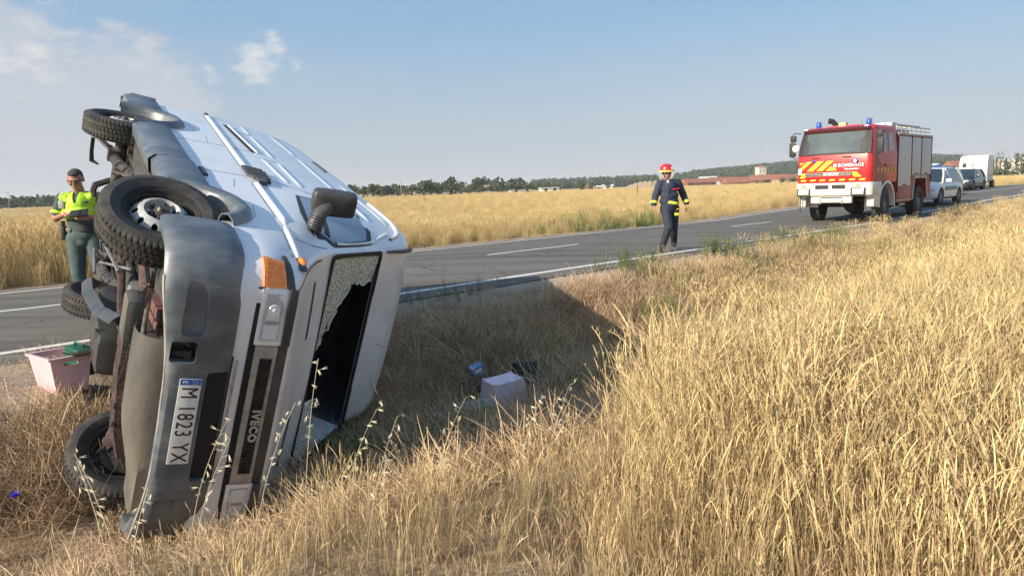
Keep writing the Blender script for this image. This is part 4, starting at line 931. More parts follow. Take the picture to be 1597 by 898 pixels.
x, y, s, t = poisson(9000, 3.6, 7.3, 2.2, 20, lambda x, y, s, t: .5*smooth(.0, .5, patch(x, y, 1.1, 9))*smooth(2.6, 3.5, t))
put('ditch_tussocks', x, y, brown+tall2[:2], .45, .8, 'thin brown grass tufts on the ditch slope', 'grass', .2)
x, y, s, t = poisson(16000, 5.2, 8.0, -3, 4, lambda x, y, s, t: .14*(.05+.95*(1-smooth(5.7, 6.5, s)))*free(x, y))
put('straw_litter', x, y, lit, .5, 1.0, 'loose straw littering the gravel verge', 'straw', .1)
# greener growth in the damp ditch and along the verge
gw = [weed(i, .32).done('weed', g_green) for i in range(5)]; ow = [weed(10+i, .3, 6, .013).done('weed', g_olive) for i in range(3)]
gg = [oat_clump(120+i, 3, .26, .16, 46, heads=.2, bw=.0028).done('gg', g_green) for i in range(3)]
x, y, s, t = poisson(6000, 3.7, 6.4, 2.6, 22, lambda x, y, s, t: .8*smooth(-.05, .35, patch(x, y, 1.9, 3))*(1-smooth(5.6, 6.8, s))*free(x, y))
put('green_ditch_weeds', x, y, gw+gg+gg, .8, 1.5, 'low green weeds in the damp bottom of the ditch', 'weeds', .15)
x, y, s, t = poisson(2600, 7.0, 7.95, 3.4, 30, lambda x, y, s, t: .42*smooth(-.2, .5, patch(x, y, 1.3, 8))*smooth(7.25, 7.6, s)*(1-smooth(7.7, 7.85, s)*.8))
put('green_verge_weeds', x, y, gw+ow, .35, .95, 'green weeds growing along the edge of the asphalt', 'weeds', .12)
x, y, s, t = poisson(1500, 6.4, 7.9, 9.5, 19, lambda x, y, s, t: .5*smooth(-.1, .5, patch(x, y, 1.9, 17)))
put('tall_verge_weeds', x, y, gw+ow, .9, 1.7, 'taller green weeds on the verge beyond the firefighter', 'weeds', .12)
x, y, s, t = poisson(110, 7.3, 7.8, 28.5, 32.5, lambda x, y, s, t: .6+0*x)
put('dry_verge_scrub', x, y, ow+low, .9, 1.7, 'tangled dry scrub on the verge beside the white patrol car', 'weeds', .2)
x, y, s, t = poisson(500, 1.0, 6.5, -2, 14, lambda x, y, s, t: .25+0*x)
put('sparse_green_weeds', x, y, ow+gg, .5, 1.1, 'scattered olive-green weeds among the dry grass', 'weeds', .12)
# field beyond the road: tall at the edge, carrying on to the trees
ff = [oat_clump(140+i, 30, .86, .34, 34, wst=.0028, whd=.0055, bw=.0042).done('ff', g_field) for i in range(6)]
def fieldput(name, n, s0, s1, dens, smin, smax, lab, rad=None, vs=ff, hs=None):
    s = s0+(s1-s0)*rng.random(n)**1.0; t = rng.uniform(-1.3*s1, 6*s1 if s1 < 60 else 2.6*s1, n); x, y = xy(s, t); k = (y > 8) & (np.abs(x) < .78*y+3) & (rng.random(n) < dens(s, t, x, y)); x, y, s, t = x[k], y[k], s[k], t[k]
    h = 1-.42*smooth(4, 14, t)+.12*patch(x, y, .5, 3)+.06*patch(x, y, 2.2, 1)
    if hs is not None: h = h*hs(s)
    return put(name, x, y, vs, smin, smax, lab, 'field grass', .09, 1, h)
fieldput('field_edge_grass', 30000, 14.95, 24, lambda s, t, x, y: np.clip(20/np.hypot(x, y), .1, 1)*np.where(s < 15.4, .6, 1), .8, 1.12, 'tall golden grass along the far edge of the road', hs=lambda s: .45+.55*smooth(14.9, 16.2, s))
fieldput('golden_field', 90000, 24, 80, lambda s, t, x, y: np.clip(26/np.hypot(x, y), .08, 1), .8, 1.1, 'golden cereal field beyond the road', hs=lambda s: .9+0*s)
ff2 = [oat_clump(160+i, 34, .6, 1.1, 22, wst=.012, whd=.025, bw=.02).done('ff2', g_field) for i in range(4)]
fieldput('distant_field', 60000, 80, 330, lambda s, t, x, y: np.clip(110/np.hypot(x, y), .1, .9), .8, 1.2, 'golden field reaching to the line of trees', vs=ff2, hs=lambda s: .8+0*s)
gx, gy, s, t = poisson(5000, 14.9, 17, 5, 60, lambda x, y, s, t: .35*smooth(.1, .7, patch(x, y, .35, 12)))
put('green_field_edge', gx, gy, gw+gg, 1.0, 2.2, 'greener growth in the grass across the road', 'weeds', .1)

for i, (s_, t_, h_, lb) in enumerate(((6.9, 6.3, .62, 'green weed stem on the ditch slope nearest the van roof'), (6.7, 7.9, .72, 'tallest bare-branched green weed in the middle of the shaded slope'), (6.2, 8.9, .55, 'green weed stem at the right end of the shaded slope'), (7.5, 9.8, .45, 'green weed at the road edge above the end of the shadow'))):
    x_, y_ = xy(s_, t_); o = link('tall_weed', weed(400+i, h_, 3, .014).done('tall_weed', g_green)); o.location = (x_, y_, Z(x_, y_)); tag(o, lb, 'weed', 'tall weeds on the ditch slope')

# gravel and crumbs of asphalt on the verge, too small and too many to count
pb = []
for i in range(4):
    q = MB(); rd4 = random.Random(i)
    V = [Vector(v).normalized()*rd4.uniform(.7, 1.2) for v in ((1, 0, -.2), (0, 1, -.1), (-1, 0, -.2), (0, -1, 0), (.1, .1, .8), (0, 0, -.6))]; V = [(v.x, v.y*.8, v.z*.6) for v in V]
    q.add(V, [(0, 1, 4), (1, 2, 4), (2, 3, 4), (3, 0, 4), (1, 0, 5), (2, 1, 5), (3, 2, 5), (0, 3, 5)]); pb.append(q.mesh('pebble', [bpy.data.materials.get('pebble') or mat('pebble', (.42, .35, .27), .9, rnd=.4)], 0))
x, y, s, t = poisson(60000, 5.4, 8.1, -3, 14, lambda x, y, s, t: smooth(edge_s(t)-.5, edge_s(t)+.1, s)*(.35+.65*smooth(-.2, .4, patch(x, y, 3, 2))))
n = len(x); sc_ = rng.uniform(.003, .011, n)**1.0
scatter('gravel', np.stack([x, y, zg(x, y)+.018*smooth(7.75, 7.95, s)], 1), pb, rng.uniform(-.5, 6, (n, 3)), np.stack([sc_]*3, 1), rng.integers(0, 4, n), 'loose gravel along the edge of the asphalt', 'gravel')
# ------------------------------------------------------------------ fire engine (local: x forward, y left, z up; origin under the front axle)
def along(s, t): x, y = xy(s, t); return float(x), float(y)
def rz_(t): return .07*(1-abs(9.4-11.33)/3.5)+float(rise(t))-.002
tx, ty = along(9.4, 25.0)
truck = empty('fire_engine', (tx, ty, rz_(25)+.0), R(225), 'red and white fire engine with yellow stripes and blue lamps parked on the road', 'fire engine')
red = mat('fire_red', (.60, .022, .022), .35, col2=(.48, .02, .02), vscale=3, coat=.3)
cream = mat('cream_white', (.70, .68, .60), .4, col2=(.60, .57, .49), vscale=4, coat=.2)
yel = mat('reflective_yellow', (.90, .68, .04), .4); whi = mat('white_print', (.85, .85, .85), .5)
wglass = mat('truck_glass', (.07, .09, .095), .08, col2=(.14, .17, .17), vscale=.6, coat=.5)
alu = mat('roller_aluminium', (.62, .60, .57), .45, metal=.1, stretch=(1, 1, 12), vscale=8, col2=(.54, .52, .495), bump=.3, bscale=6)
trim = mat('pale_trim', (.50, .47, .38), .5, var=.2); dk = mat('dark_parts', (.022, .022, .024), .6); dkred = mat('shaded_red', (.36, .045, .035), .45, col2=(.28, .06, .045), vscale=5)  # red of the sides darkened in colour for shade and field reflection
bluel = mat('blue_beacon', (.02, .08, .55), .15, coat=.5); tyt = mat('truck_tyre', (.03, .03, .03), .8, col2=(.06, .055, .05), vscale=6); stm = mat('rack_steel', (.42, .42, .41), .4, metal=.5)
def bx(name, c, d, m, parent, bev=.02, rot=None): mb = MB(); mb.box(c, d, bev=bev, rot=rot); return mb.build(name, m, parent)
XZ = lambda y: Matrix(((1, 0, 0, 0), (0, 0, 1, y), (0, 1, 0, 0), (0, 0, 0, 1)))   # local XY polygon -> x,z ; extrude along y
# cab shell: side profile with rounded corners in plan
def cab_loft(zx, name, m, parent):
    """zx = rows (z, front x, rear x, half width)"""
    mb = MB(); P = []
    for z, xf, xr, hw in zx:
        r = .16; ring = [(xr, -hw, z), (xf-r, -hw, z)]+[(xf-r+r*math.sin(a), -hw+r-r*math.cos(a), z) for a in np.linspace(.3, 1.57, 5)]
        ring += [(xf+.03, -hw*.4, z), (xf+.035, 0, z)]; P.append(ring+[(x, -y, z) for x, y, z in ring[-2::-1]])
    mb.grid(P, wrap=True); n = len(P[0]); mb.f += [tuple(range(n))[::-1], tuple((len(P)-1)*n+k for k in range(n))]; mb.mi += [0, 0]
    return mb.build(name, m, parent, 40)
cab = cab_loft([(1.22, 1.33, -.86, 1.13), (1.30, 1.36, -.86, 1.15), (2.08, 1.34, -.86, 1.15), (2.14, 1.32, -.86, 1.145), (2.84, 1.10, -.86, 1.09), (2.93, 1.02, -.84, 1.07), (2.99, .85, -.80, 1.0)], 'cab', red, truck)
def fx(z): return float(np.interp(z, [1.3, 2.08, 2.14, 2.84, 2.93], [1.36, 1.34, 1.32, 1.10, 1.02]))+.032
# windscreen in a dark surround
mb = MB(); mb.grid([[(fx(z)+.022-.05*abs(q)**10, q*w_, z) for q in np.linspace(-1, 1, 15)] for z, w_ in ((2.12, 1.11), (2.5, 1.09), (2.88, 1.04))]); m_ = modded(mb.mesh('w', [], 0), [('SOLIDIFY', dict(thickness=.012, offset=0))]); m_.materials.clear(); m_.materials.append(dk); sur = link('windscreen_surround', m_, truck)
mb = MB(); mb.grid([[(fx(z)+.036-.07*abs(q)**8, q*w_, z) for q in np.linspace(-1, 1, 15)] for z, w_ in ((2.17, 1.03), (2.45, 1.02), (2.78, .99))]); m_ = mb.mesh('w', [wglass], 60); link('windscreen', m_, truck)
bx('sun_visor', (1.13, 0, 2.88), (.14, 2.02, .10), mat('visor_red', (.10, .02, .02), .3), truck, .03, Euler((0, R(25), 0)))
for y in (-.95, .9): bx('marker_lamp', (1.13, y, 2.93), (.06, .12, .05), whi, truck, .015)
for y0, y1 in ((-.75, -.25), (.0, .55)):
    mb = MB(); mb.tube([(1.385, y0, 2.12), (1.36, y1, 2.19)], .012, 5); mb.build('wiper', dk, truck)
# front panel: slots, stripes, lettering
for y in (-.52, .42): bx('panel_slot', (1.385, y, 2.03), (.01, .26, .035), dk, truck, .003)
bx('front_grille', (1.392, -.12, 1.52), (.012, 1.45, .12), mat('grille_black', (.06, .02, .02), .5), truck, .004)
for k in range(3): bx('grille_bar', (1.40, -.12, 1.475+.045*k), (.008, 1.40, .014), trim, truck, .002)
FX = 1.402
def stripe(poly, name='yellow_stripe', m=yel, x=FX):
    mb = MB(); V = [(x-.03*(abs(y)/1.12)**8-.01*abs(y), y, z) for y, z in poly]; W = [(a-.02, b, c) for a, b, c in V]; n = len(V)
    mb.add(V+W, [list(range(n)), list(range(n, 2*n))[::-1]]+[[i, (i+1) % n, n+(i+1) % n, n+i] for i in range(n)]); mb.build(name, m, truck, 0)
stripe([(-1.02, 1.90), (-.88, 1.90), (-1.02, 1.83)]); stripe([(-1.03, 1.60), (-1.03, 1.72), (-.80, 1.93), (-.64, 1.93)][::1])
stripe([(-.80, 1.63), (-.60, 1.63), (-.26, 1.93), (-.46, 1.93)]); stripe([(-.50, 1.63), (-.30, 1.63), (.04, 1.93), (-.16, 1.93)]); stripe([(-.20, 1.63), (.14, 1.63), (.08, 1.72), (-.06, 1.75)])
stripe([(-1.03, 1.42), (-.88, 1.42), (-.70, 1.57), (-.92, 1.57)]); stripe([(.72, 1.57), (.52+.0, 1.57), (.68, 1.42), (.88, 1.42)])
for k in range(7): stripe([(-1.0+.30*k, 1.315), (-.83+.30*k, 1.315), (-.80+.30*k, 1.365), (-.97+.30*k, 1.365)])
def ttext(txt, size, y, z, m, x=FX+.004, sx=1, sh=0, name='lettering', bold=.002):
    tm = text_mesh(txt, size, .002, bold, 1.05); tm.transform(Matrix(((sx, sh, 0, 0), (0, 1, 0, 0), (0, 0, 1, 0), (0, 0, 0, 1)))); tm.materials.append(m); return link(name, tm, truck, frame(Vector((x, y, z)), (0, 1, 0), (0, 0, 1)))
ttext('BOMBEROS', .135, .56, 1.775, whi, sx=1.08); ttext('Diputación', .075, .58, 1.665, whi, sx=1.2); ttext('IVECO', .12, -.03, 1.525, whi, FX+.006, 1.3, bold=.004)
mb = MB(); mb.prism([(.0, .0), (.10, .0), (.10, .05), (.07, .11), (.05, .07), (.02, .10)], 0, .004, frame(Vector((FX-.006, .03, 1.74)), (0, 1, 0), (0, 0, 1))); mb.build('crest', whi, truck)
ttext('112', .07, -.84, 1.955-.06, mat('print_blue', (.1, .15, .5), .5), sx=1.2)
mb = MB(); mb.lathe([(1e-4, .03), (.05, .025), (.06, .0), (.06, -.03)], Matrix.Translation((1.39, .68, 1.90)) @ Matrix.Rotation(R(-90), 4, 'Z'), 16)
fl = mb.build('flashing_lamp', mat('lit_blue_lamp', (.3, .2, 1), .2, emit=((.40, .12, 1.0), 5)), truck)
mb = MB(); mb.lathe([(.085, -.01), (.085, .03), (.06, .035), (.058, -.01)], Matrix.Translation((1.39, .68, 1.90)) @ Matrix.Rotation(R(-90), 4, 'Z'), 16); mb.build('lamp_ring', dk, fl)
mb = MB(); mb.lathe([(1e-4, .02), (.04, .018), (.05, 0)], Matrix.Translation((1.39, -.60, 1.93)) @ Matrix.Rotation(R(-90), 4, 'Z'), 12); mb.build('flashing_lamp', bluel, truck)
# bumper
bp2 = cab_loft([(.84, 1.36, .55, 1.16), (.87, 1.40, .55, 1.18), (1.22, 1.41, .55, 1.18), (1.25, 1.38, .55, 1.16)], 'bumper', cream, truck)
for y0, y1 in ((-.50, -.09), (.02, .42)): bx('bumper_slot', (1.43, (y0+y1)/2, 1.13), (.05, y1-y0, .12), dk, bp2, .008)
for y in (-.88, .80):
    bx('headlamp_frame', (1.415, y, .98), (.05, .44, .22), dk, truck, .015); bx('headlamp', (1.435, y, .98), (.03, .34, .17), mat('lamp_glass', (.75, .76, .74), .15, col2=(.5, .5, .5), vscale=30, coat=.5), truck, .01); bx('indicator', (1.42, y, 1.165), (.04, .12, .04), amber, truck, .005)
ttext('VA 2087 S', .085, .0, .965, mat('plate_grey_text', (.35, .35, .35), .5), 1.458, 1.1, bold=0); bx('number_plate', (1.448, 0, .965), (.012, .56, .11), whi, truck, .002)
bx('lower_bumper', (1.34, -.02, .725), (.16, 1.26, .20), cream, truck, .03)
mb = MB(); mb.tube([(1.46, -.32, .60), (1.48, -.32, .82), (1.48, .34, .82), (1.46, .34, .60)], .016, 6); mb.tube([(1.46, -.3, .66), (1.46, .33, .66)], .02, 6); mb.build('towing_bracket', trim, truck)
mb = MB(); mb.tube([(1.25, -1.05, .9), (1.27, -1.05, .4), (1.27, -1.0, .35)], .018, 6); mb.build('cable_guide', dk, truck)
# doors and side glass
for sy in (1, -1):
    W = 1.153
    def sp(name, quad, m, off=.004, th=.02, parent=truck):
        mb = MB(); V = []
        for x, z in quad: hw = float(np.interp(z, [1.3, 2.08, 2.14, 2.84], [1.15, 1.15, 1.145, 1.09])); V.append((x, sy*(hw+off), z))
        Wv = [(a, b-sy*th, c) for a, b, c in V]; n = len(V); mb.add(V+Wv, [list(range(n)), list(range(n, 2*n))[::-1]]+[[i, (i+1) % n, n+(i+1) % n, n+i] for i in range(n)]); return mb.build(name, m, parent, 0)
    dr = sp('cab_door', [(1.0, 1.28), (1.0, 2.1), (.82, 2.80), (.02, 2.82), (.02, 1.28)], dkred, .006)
    sp('door_window', [(.90, 2.14), (.76, 2.72), (.10, 2.74), (.10, 2.14)], wglass, .012, parent=dr)
    sp('rear_quarter_window', [(-.10, 2.2), (-.10, 2.72), (-.55, 2.72), (-.55, 2.2)], wglass, .010)
    sp('door_handle', [(.10, 1.72), (.10, 1.77), (.28, 1.77), (.28, 1.72)], dk, .02, parent=dr)
    mb = MB(); pts = [(.95, sy*1.16, 1.75), (-.8, sy*1.16, 1.75)]
    for k in range(6): sp('side_stripe', [(.92-.30*k, 1.55), (.92-.30*k, 1.66), (.74-.30*k, 1.70), (.74-.30*k, 1.55)], mat('side_gold', (.62, .36, .05), .5) if k == 0 else bpy.data.materials['side_gold'], .012)
    # mirrors on tubular arms
    ys = sy*1.34; mb = MB(); mb.tube([(1.2, sy*1.08, 2.83), (1.27, sy*1.28, 2.85), (1.27, ys, 2.75), (1.27, ys, 2.1), (1.25, sy*1.22, 2.02), (1.2, sy*1.12, 2.1)], .016, 6); arm = mb.build('mirror_arm', dk, truck)
    bx('mirror_housing', (1.24, ys, 2.33), (.10, .20, .46), dk, arm, .04); bx('mirror_housing', (1.24, ys-sy*.02, 2.68), (.10, .18, .20), dk, arm, .04)
mb = MB(); mb.ell((1.31, -1.20, 2.36), (.05, .12, .12)); mb.build('spot_lamp', mat('spot_glass', (.8, .82, .78), .1, coat=.6), truck)
bx('kerb_mirror', (1.38, -1.02, 1.62), (.05, .12, .2), whi, truck, .02)
# mudguards, steps, chassis
for x0, m in ((0, cream), (-3.3, trim)):
    for sy in (1, -1):
        mb = MB(); P = []
        for k in range(21):
            a = R(-8+196*k/20); e = 1 if x0 == 0 else 1; P.append([(x0+.64*math.cos(a), sy*y, .56+.64*math.sin(a)) for y in (.72, 1.12, 1.175)]+[(x0+.72*math.cos(a), sy*1.17, .56+.72*math.sin(a))])
        mb.grid(P); m_ = modded(mb.mesh('g', [], 0), [('SOLIDIFY', dict(thickness=.015))]); m_.materials.clear(); m_.materials.append(m); shade(m_, 40)
        if x0 == 0: link('mudguard', m_, truck)
for sy in (1, -1): bx('cab_step', (.86, sy*1.05, .78), (.5, .22, .55), cream, truck, .04); bx('cab_step', (.74, sy*1.12, .72), (.22, .04, .05), dk, truck, .01)
for y in (-.4, .4): bx('chassis_beam', (-1.5, y, .85), (5.6, .09, .22), dk, truck, .01)
bx('engine_block', (.3, 0, .95), (1.4, .8, .5), dk, truck, .05)
for x0 in (0, -3.3): mb = MB(); mb.tube([(x0, -.85, .52), (x0, .85, .52)], .07, 10); mb.ell((x0, .1, .5), (.22, .25, .22)); mb.build('axle', dk, truck)
tw = tyre_mesh(.525, .30, .27, 36); tw.materials.clear(); tw.materials.append(tyt)
mb = MB(); mb.lathe([(.275, -.14), (.28, -.10), (.25, -.08), (.235, -.02), (.16, -.02), (.13, -.10), (.10, -.13), (1e-4, -.14)], n=24)
for k in range(8): mb.box((.19*math.cos(k*.785), -.03, .19*math.sin(k*.785)), (.03, .03, .03))
tr_ = mb.mesh('rim', [mat('truck_rim', (.25, .25, .25), .6, col2=(.12, .11, .1), vscale=8)], 30)
for x0 in (0, -3.3):
    for sy in (1, -1):
        wh = link('wheel', tr_, truck, Matrix.Translation((x0, sy*.975, .525)) @ (Matrix.Rotation(R(180), 4, 'Z') if sy > 0 else Matrix()) @ Matrix.Rotation(R(6 if x0 == 0 else 0), 4, 'Z')); link('tyre', tw, wh)
# equipment body
bodyp = [(-.95, .55), (-.95, 2.76), (-4.47, 2.76), (-4.47, .62), (-4.02, .62), (-3.86, 1.30), (-2.74, 1.30), (-2.56, .62), (-2.2, .55)]
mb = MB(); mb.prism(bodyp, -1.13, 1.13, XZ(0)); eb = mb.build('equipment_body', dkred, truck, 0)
mb = MB()
for sy in (1, -1):
    ring = [(-4.06, .60), (-3.88, 1.31), (-2.72, 1.31), (-2.54, .60), (-2.44, .60), (-2.66, 1.41), (-3.94, 1.41), (-4.16, .60)]
    mb.prism(ring, sy*1.12, sy*1.15, XZ(0))
for i, sy in enumerate((1, -1)):
    m1 = MB(); m1.prism(ring, sy*1.12, sy*1.15, XZ(0)); m1.build('wheel_arch_trim', trim, truck, 0)
    for x1, x2, z0 in ((-1.0, -2.28, 1.08), (-2.34, -3.28, 1.43), (-3.34, -4.40, 1.43)):
        sh = bx('roller_shutter', ((x1+x2)/2, sy*1.135, (z0+2.66)/2), (abs(x2-x1)-.05, .03, 2.66-z0), alu, truck, .006)
        bx('shutter_handle', ((x1+x2)/2, sy*1.155, z0+.03), (.34, .02, .035), dk, sh, .005)
    for x in (-.975, -2.31, -3.31, -4.43): bx('shutter_post', (x, sy*1.138, 1.95 if x < -1.2 else 1.8), (.05, .03, 1.52 if x < -1.2 else 1.85), dk, truck, .004)
    bx('cornice', (-2.7, sy*1.13, 2.74), (3.5, .06, .06), trim, truck, .01)
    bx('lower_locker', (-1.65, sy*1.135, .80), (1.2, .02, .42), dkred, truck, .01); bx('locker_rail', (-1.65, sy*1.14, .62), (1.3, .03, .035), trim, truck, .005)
# roof rack, ladder, beacons, snorkel
for sy in (1, -1):
    mb = MB(); mb.tube([(-1.0, sy*1.05, 3.0), (-4.4, sy*1.05, 3.0)], .02, 6); mb.tube([(-1.0, sy*1.05, 2.88), (-4.4, sy*1.05, 2.88)], .015, 6)
    for k in range(8): mb.tube([(-1.0-.485*k, sy*1.05, 2.76), (-1.0-.485*k, sy*1.05, 3.0)], .015, 5)
    mb.build('rack_rail', stm, truck)
for y0 in (.55, -.35):
    mb = MB()
    for yy in (y0-.2, y0+.2): mb.box((-2.6, yy, 3.08), (3.5, .035, .07))
    for k in range(12): mb.box((-1.0-.29*k, y0, 3.08), (.03, .4, .03))
    mb.build('ladder', stm, truck)
bx('roof_locker', (-1.15, .0, 2.98), (.5, 1.9, .26), mat('roof_alu', (.45, .45, .44), .4, metal=.3), truck, .03); bx('hose_reel_box', (-3.4, 0, 2.9), (1.6, .9, .2), stm, truck, .03)
for y in (-.72, .82):
    mb = MB(); mb.lathe([(.05, 0), (.06, .03), (.075, .04), (.072, .17), (.05, .21), (1e-4, .215)], Matrix.Translation((.72, y, 2.96)) @ Matrix.Rotation(R(90), 4, 'X'), 14); be = mb.build('beacon', bluel, truck)
    mb = MB()
    for k in range(6): a = k*1.05; mb.tube([(.72+.09*math.cos(a), y+.09*math.sin(a), 2.96), (.72+.09*math.cos(a), y+.09*math.sin(a), 3.2)], .004, 4)
    mb.build('beacon_guard', dk, be)
mb = MB(); mb.tube([(.5, -.28, 2.95), (.5, -.28, 3.08), (.55, -.36, 3.18), (.62, -.45, 3.2)], [.07, .08, .085, .09], 12); mb.build('air_intake', dk, truck)
bx('roof_lamp_box', (.66, .02, 3.05), (.18, .22, .13), mat('beige_box', (.55, .42, .2), .5), truck, .02)
mb = MB(); mb.tube([(.7, -.5, 3.0), (.7, .5, 3.02)], .02, 6); mb.build('roof_bar', red, truck)
mb = MB(); mb.tube([(.3, .45, 2.95), (.3, .45, 3.25)], .005, 4); mb.build('aerial', dk, truck)

# ------------------------------------------------------------------ cars: body, glasshouse, roof, pillars, lamps, wheels, plate
cartw = tyre_mesh(.335, .20, .215, 24, False); cartw.materials.clear(); cartw.materials.append(tyt)
mb = MB(); mb.lathe([(.218, -.09), (.215, -.05), (.19, -.03), (.06, -.06), (1e-4, -.07)], n=20)
for k in range(5): a = k*1.257; mb.tube([(.04*math.cos(a), -.075, .04*math.sin(a)), (.205*math.cos(a), -.065, .205*math.sin(a))], .02, 5)
carrim = mb.mesh('rim', [mat('alloy_rim', (.35, .35, .36), .35, metal=.6)], 30)
cglass = mat('car_glass', (.02, .035, .045), .06, coat=.5); clamp = mat('car_lamp', (.75, .78, .8), .1, coat=.7); redl = mat('tail_lamp', (.4, .01, .01), .2)
def car(s, t, L, W, H, bodym, roofm, label, group, suv=True, name='parked_car', lightbar=False, doorstripe=None, heading=225):
    x, y = along(s, t); c = empty(name, (x, y, .07*(1-abs(s-11.33)/3.5)+float(rise(t))), R(heading), label, 'car', group)
    hw = W/2; zb = .24 if suv else .18; belt = H*.60 if suv else H*.62; bon = H*.585 if suv else H*.56; f = L*.5; wb = L*.30
    ST_ = [(f, zb+.12, H*.36, hw*.62), (f-.03, zb+.03, H*.44, hw*.78), (f-.12, zb, H*.50, hw*.90), (f-.35, zb, H*.535, hw*.97), (f-.75, zb, bon*.99, hw), (f-1.15, zb, bon*1.05, hw), (.3, zb, belt, hw), (-L*.25, zb, belt*1.02, hw), (-L*.42, zb, belt*1.03, hw*.98), (-f+.10, zb+.05, belt*.98, hw*.92), (-f, zb+.15, belt*.85, hw*.80)]
    mb = MB(); P = []
    for X_, z0, z1, w_ in ST_:
        h = [(0, z0), (w_*.85, z0), (w_*.97, z0+.08), (w_, z0+(z1-z0)*.45), (w_*.985, z0+(z1-z0)*.8), (w_*.93, z1-.03), (w_*.80, z1+.0), (w_*.4, z1+.02), (0, z1+.03)]
        P.append([(X_, a, b) for a, b in h]+[(X_, -a, b) for a, b in h[-2:0:-1]])
    mb.grid(P, wrap=True); n = len(P[0]); mb.f += [tuple(range(n))[::-1], tuple((len(P)-1)*n+k for k in range(n))]; mb.mi += [0, 0]
    cu = []
    for x0 in (wb, -wb):
        q = MB(); q.lathe([(1e-4, -2), (.385, -2), (.385, 2), (1e-4, 2)], Matrix.Translation((x0, 0, .33)), 20); cu.append(q)
    me_ = boolean(mb.mesh('body', [bodym], 0), cu); shade(me_, 40); me_.materials.clear(); me_.materials.append(bodym); link('body', me_, c)
    mb = MB(); mb.box((0, 0, .40), (L*.86, W*.62, .22)); mb.build('underside', dk, c)
    wsb = f-1.02; wst = wsb-.72*(1.0 if suv else 1.1); rt_ = -f+(.55 if suv else 1.0); rbk = -f+(.12 if suv else .55)
    rows = [(belt-.03, wsb, rbk, hw*.93), (belt+(H-belt)*.5, (wsb+wst)/2+.03, (rt_+rbk)/2-.06, hw*.86), (H-.05, wst, rt_, hw*.74)]
    mb = MB(); P = []
    for z, xf, xr, w_ in rows: P.append([(xf-.10, -w_, z), (xf, -w_*.8, z), (xf+.05, 0, z), (xf, w_*.8, z), (xf-.10, w_, z), (xr+.08, w_, z), (xr, w_*.85, z), (xr-.02, 0, z), (xr, -w_*.85, z), (xr+.08, -w_, z)])
    mb.grid(P, wrap=True); mb.f.append(tuple(2*10+k for k in range(10))); mb.mi.append(0); mb.build('windows', cglass, c, 25)
    mb = MB(); P = []
    for k in range(7):
        q = k/6; xx = wst+.02+(rt_-wst-.06)*q; zz = H-.04+.04*math.sin(math.pi*min(1, max(0, q*.9+.05))); P.append([(xx, -hw*.75, H-.075), (xx, -hw*.66, zz-.008), (xx, 0, zz+.012), (xx, hw*.66, zz-.008), (xx, hw*.75, H-.075)])
    mb.grid(P); m_ = modded(mb.mesh('r', [], 0), [('SOLIDIFY', dict(thickness=.02))]); m_.materials.clear(); m_.materials.append(roofm); shade(m_, 40); link('roof', m_, c)
    for sy in (1, -1):
        for (xa, xb, wr) in ((wsb-.06, wst-.02, .035), (.12, .08, .03), (rbk+.08, rt_+.03, .06)):
            mb = MB(); mb.tube([(xa, sy*hw*.935, belt-.03), ((xa+xb)/2+.0, sy*hw*.865, belt+(H-belt)*.5), (xb, sy*hw*.745, H-.05)], wr, 5); mb.build('pillar', bodym, c)
        wm = MB(); wm.box((wsb-.30, sy*(hw+.11), belt+.07), (.12, .22, .15), bev=.05); wm.build('wing_mirror', bodym, c)
        hl = MB(); hl.ell((f-.16, sy*hw*.70, H*.435), (.16, hw*.22, .065), rot=Euler((0, 0, -sy*R(25))).to_matrix()); hl.build('headlamp', clamp, c)
        tl = MB(); tl.box((-f+.06, sy*hw*.80, belt*.85), (.08, .2, .2), bev=.03); tl.build('tail_lamp', redl, c)
        for x0 in (wb, -wb):
            wh = link('wheel', carrim, c, Matrix.Translation((x0, sy*(hw-.11), .335)) @ (Matrix.Rotation(R(180), 4, 'Z') if sy > 0 else Matrix())); link('tyre', cartw, wh)
        if doorstripe:
            mb = MB(); mb.box((-.05, sy*(hw+.002), zb+.42), (1.7, .012, .16), bev=.003); mb.build('side_stripe', doorstripe, c)
    g = MB(); g.box((f-.03, 0, H*.34), (.05, W*.42, H*.10), bev=.02); g.box((f-.07, 0, zb+.12), (.07, W*.62, .12), bev=.02); g.build('front_grille', dk, c)
    g = MB(); g.box((f+.0, 0, H*.27), (.02, .50, .11)); g.build('number_plate', whi, c)
    if lightbar:
        g = MB(); g.box((wst-.35, 0, H+.05), (.22, W*.58, .09), bev=.03); g.build('light_bar', bluel, c)
    return c
white = mat('car_white', (.62, .65, .68), .3, coat=.5); bluew = mat('car_blue', (.06, .14, .26), .3, coat=.5); darkc = mat('car_dark', (.035, .038, .045), .28, coat=.6); stripe_g = mat('stripe_green', (.16, .26, .18), .5)
car(9.70, 34.1, 4.15, 1.80, 1.50, white, white, 'white patrol car parked close behind the fire engine', 'cars queued on the road', lightbar=False, doorstripe=stripe_g)
car(12.0, 42.5, 4.4, 1.82, 1.55, bluew, bluew, 'blue patrol car with a light bar mostly hidden behind the white one', 'cars queued on the road', lightbar=True)
car(13.6, 55.5, 4.30, 1.74, 1.38, darkc, darkc, 'dark saloon car in front of the white horse trailer', 'cars queued on the road', suv=False)
car(15.1, 60.4, 4.35, 1.76, 1.42, mat('car_navy', (.03, .045, .07), .3, coat=.5), bluew, 'dark car standing behind the dark saloon', 'cars queued on the road', suv=False)
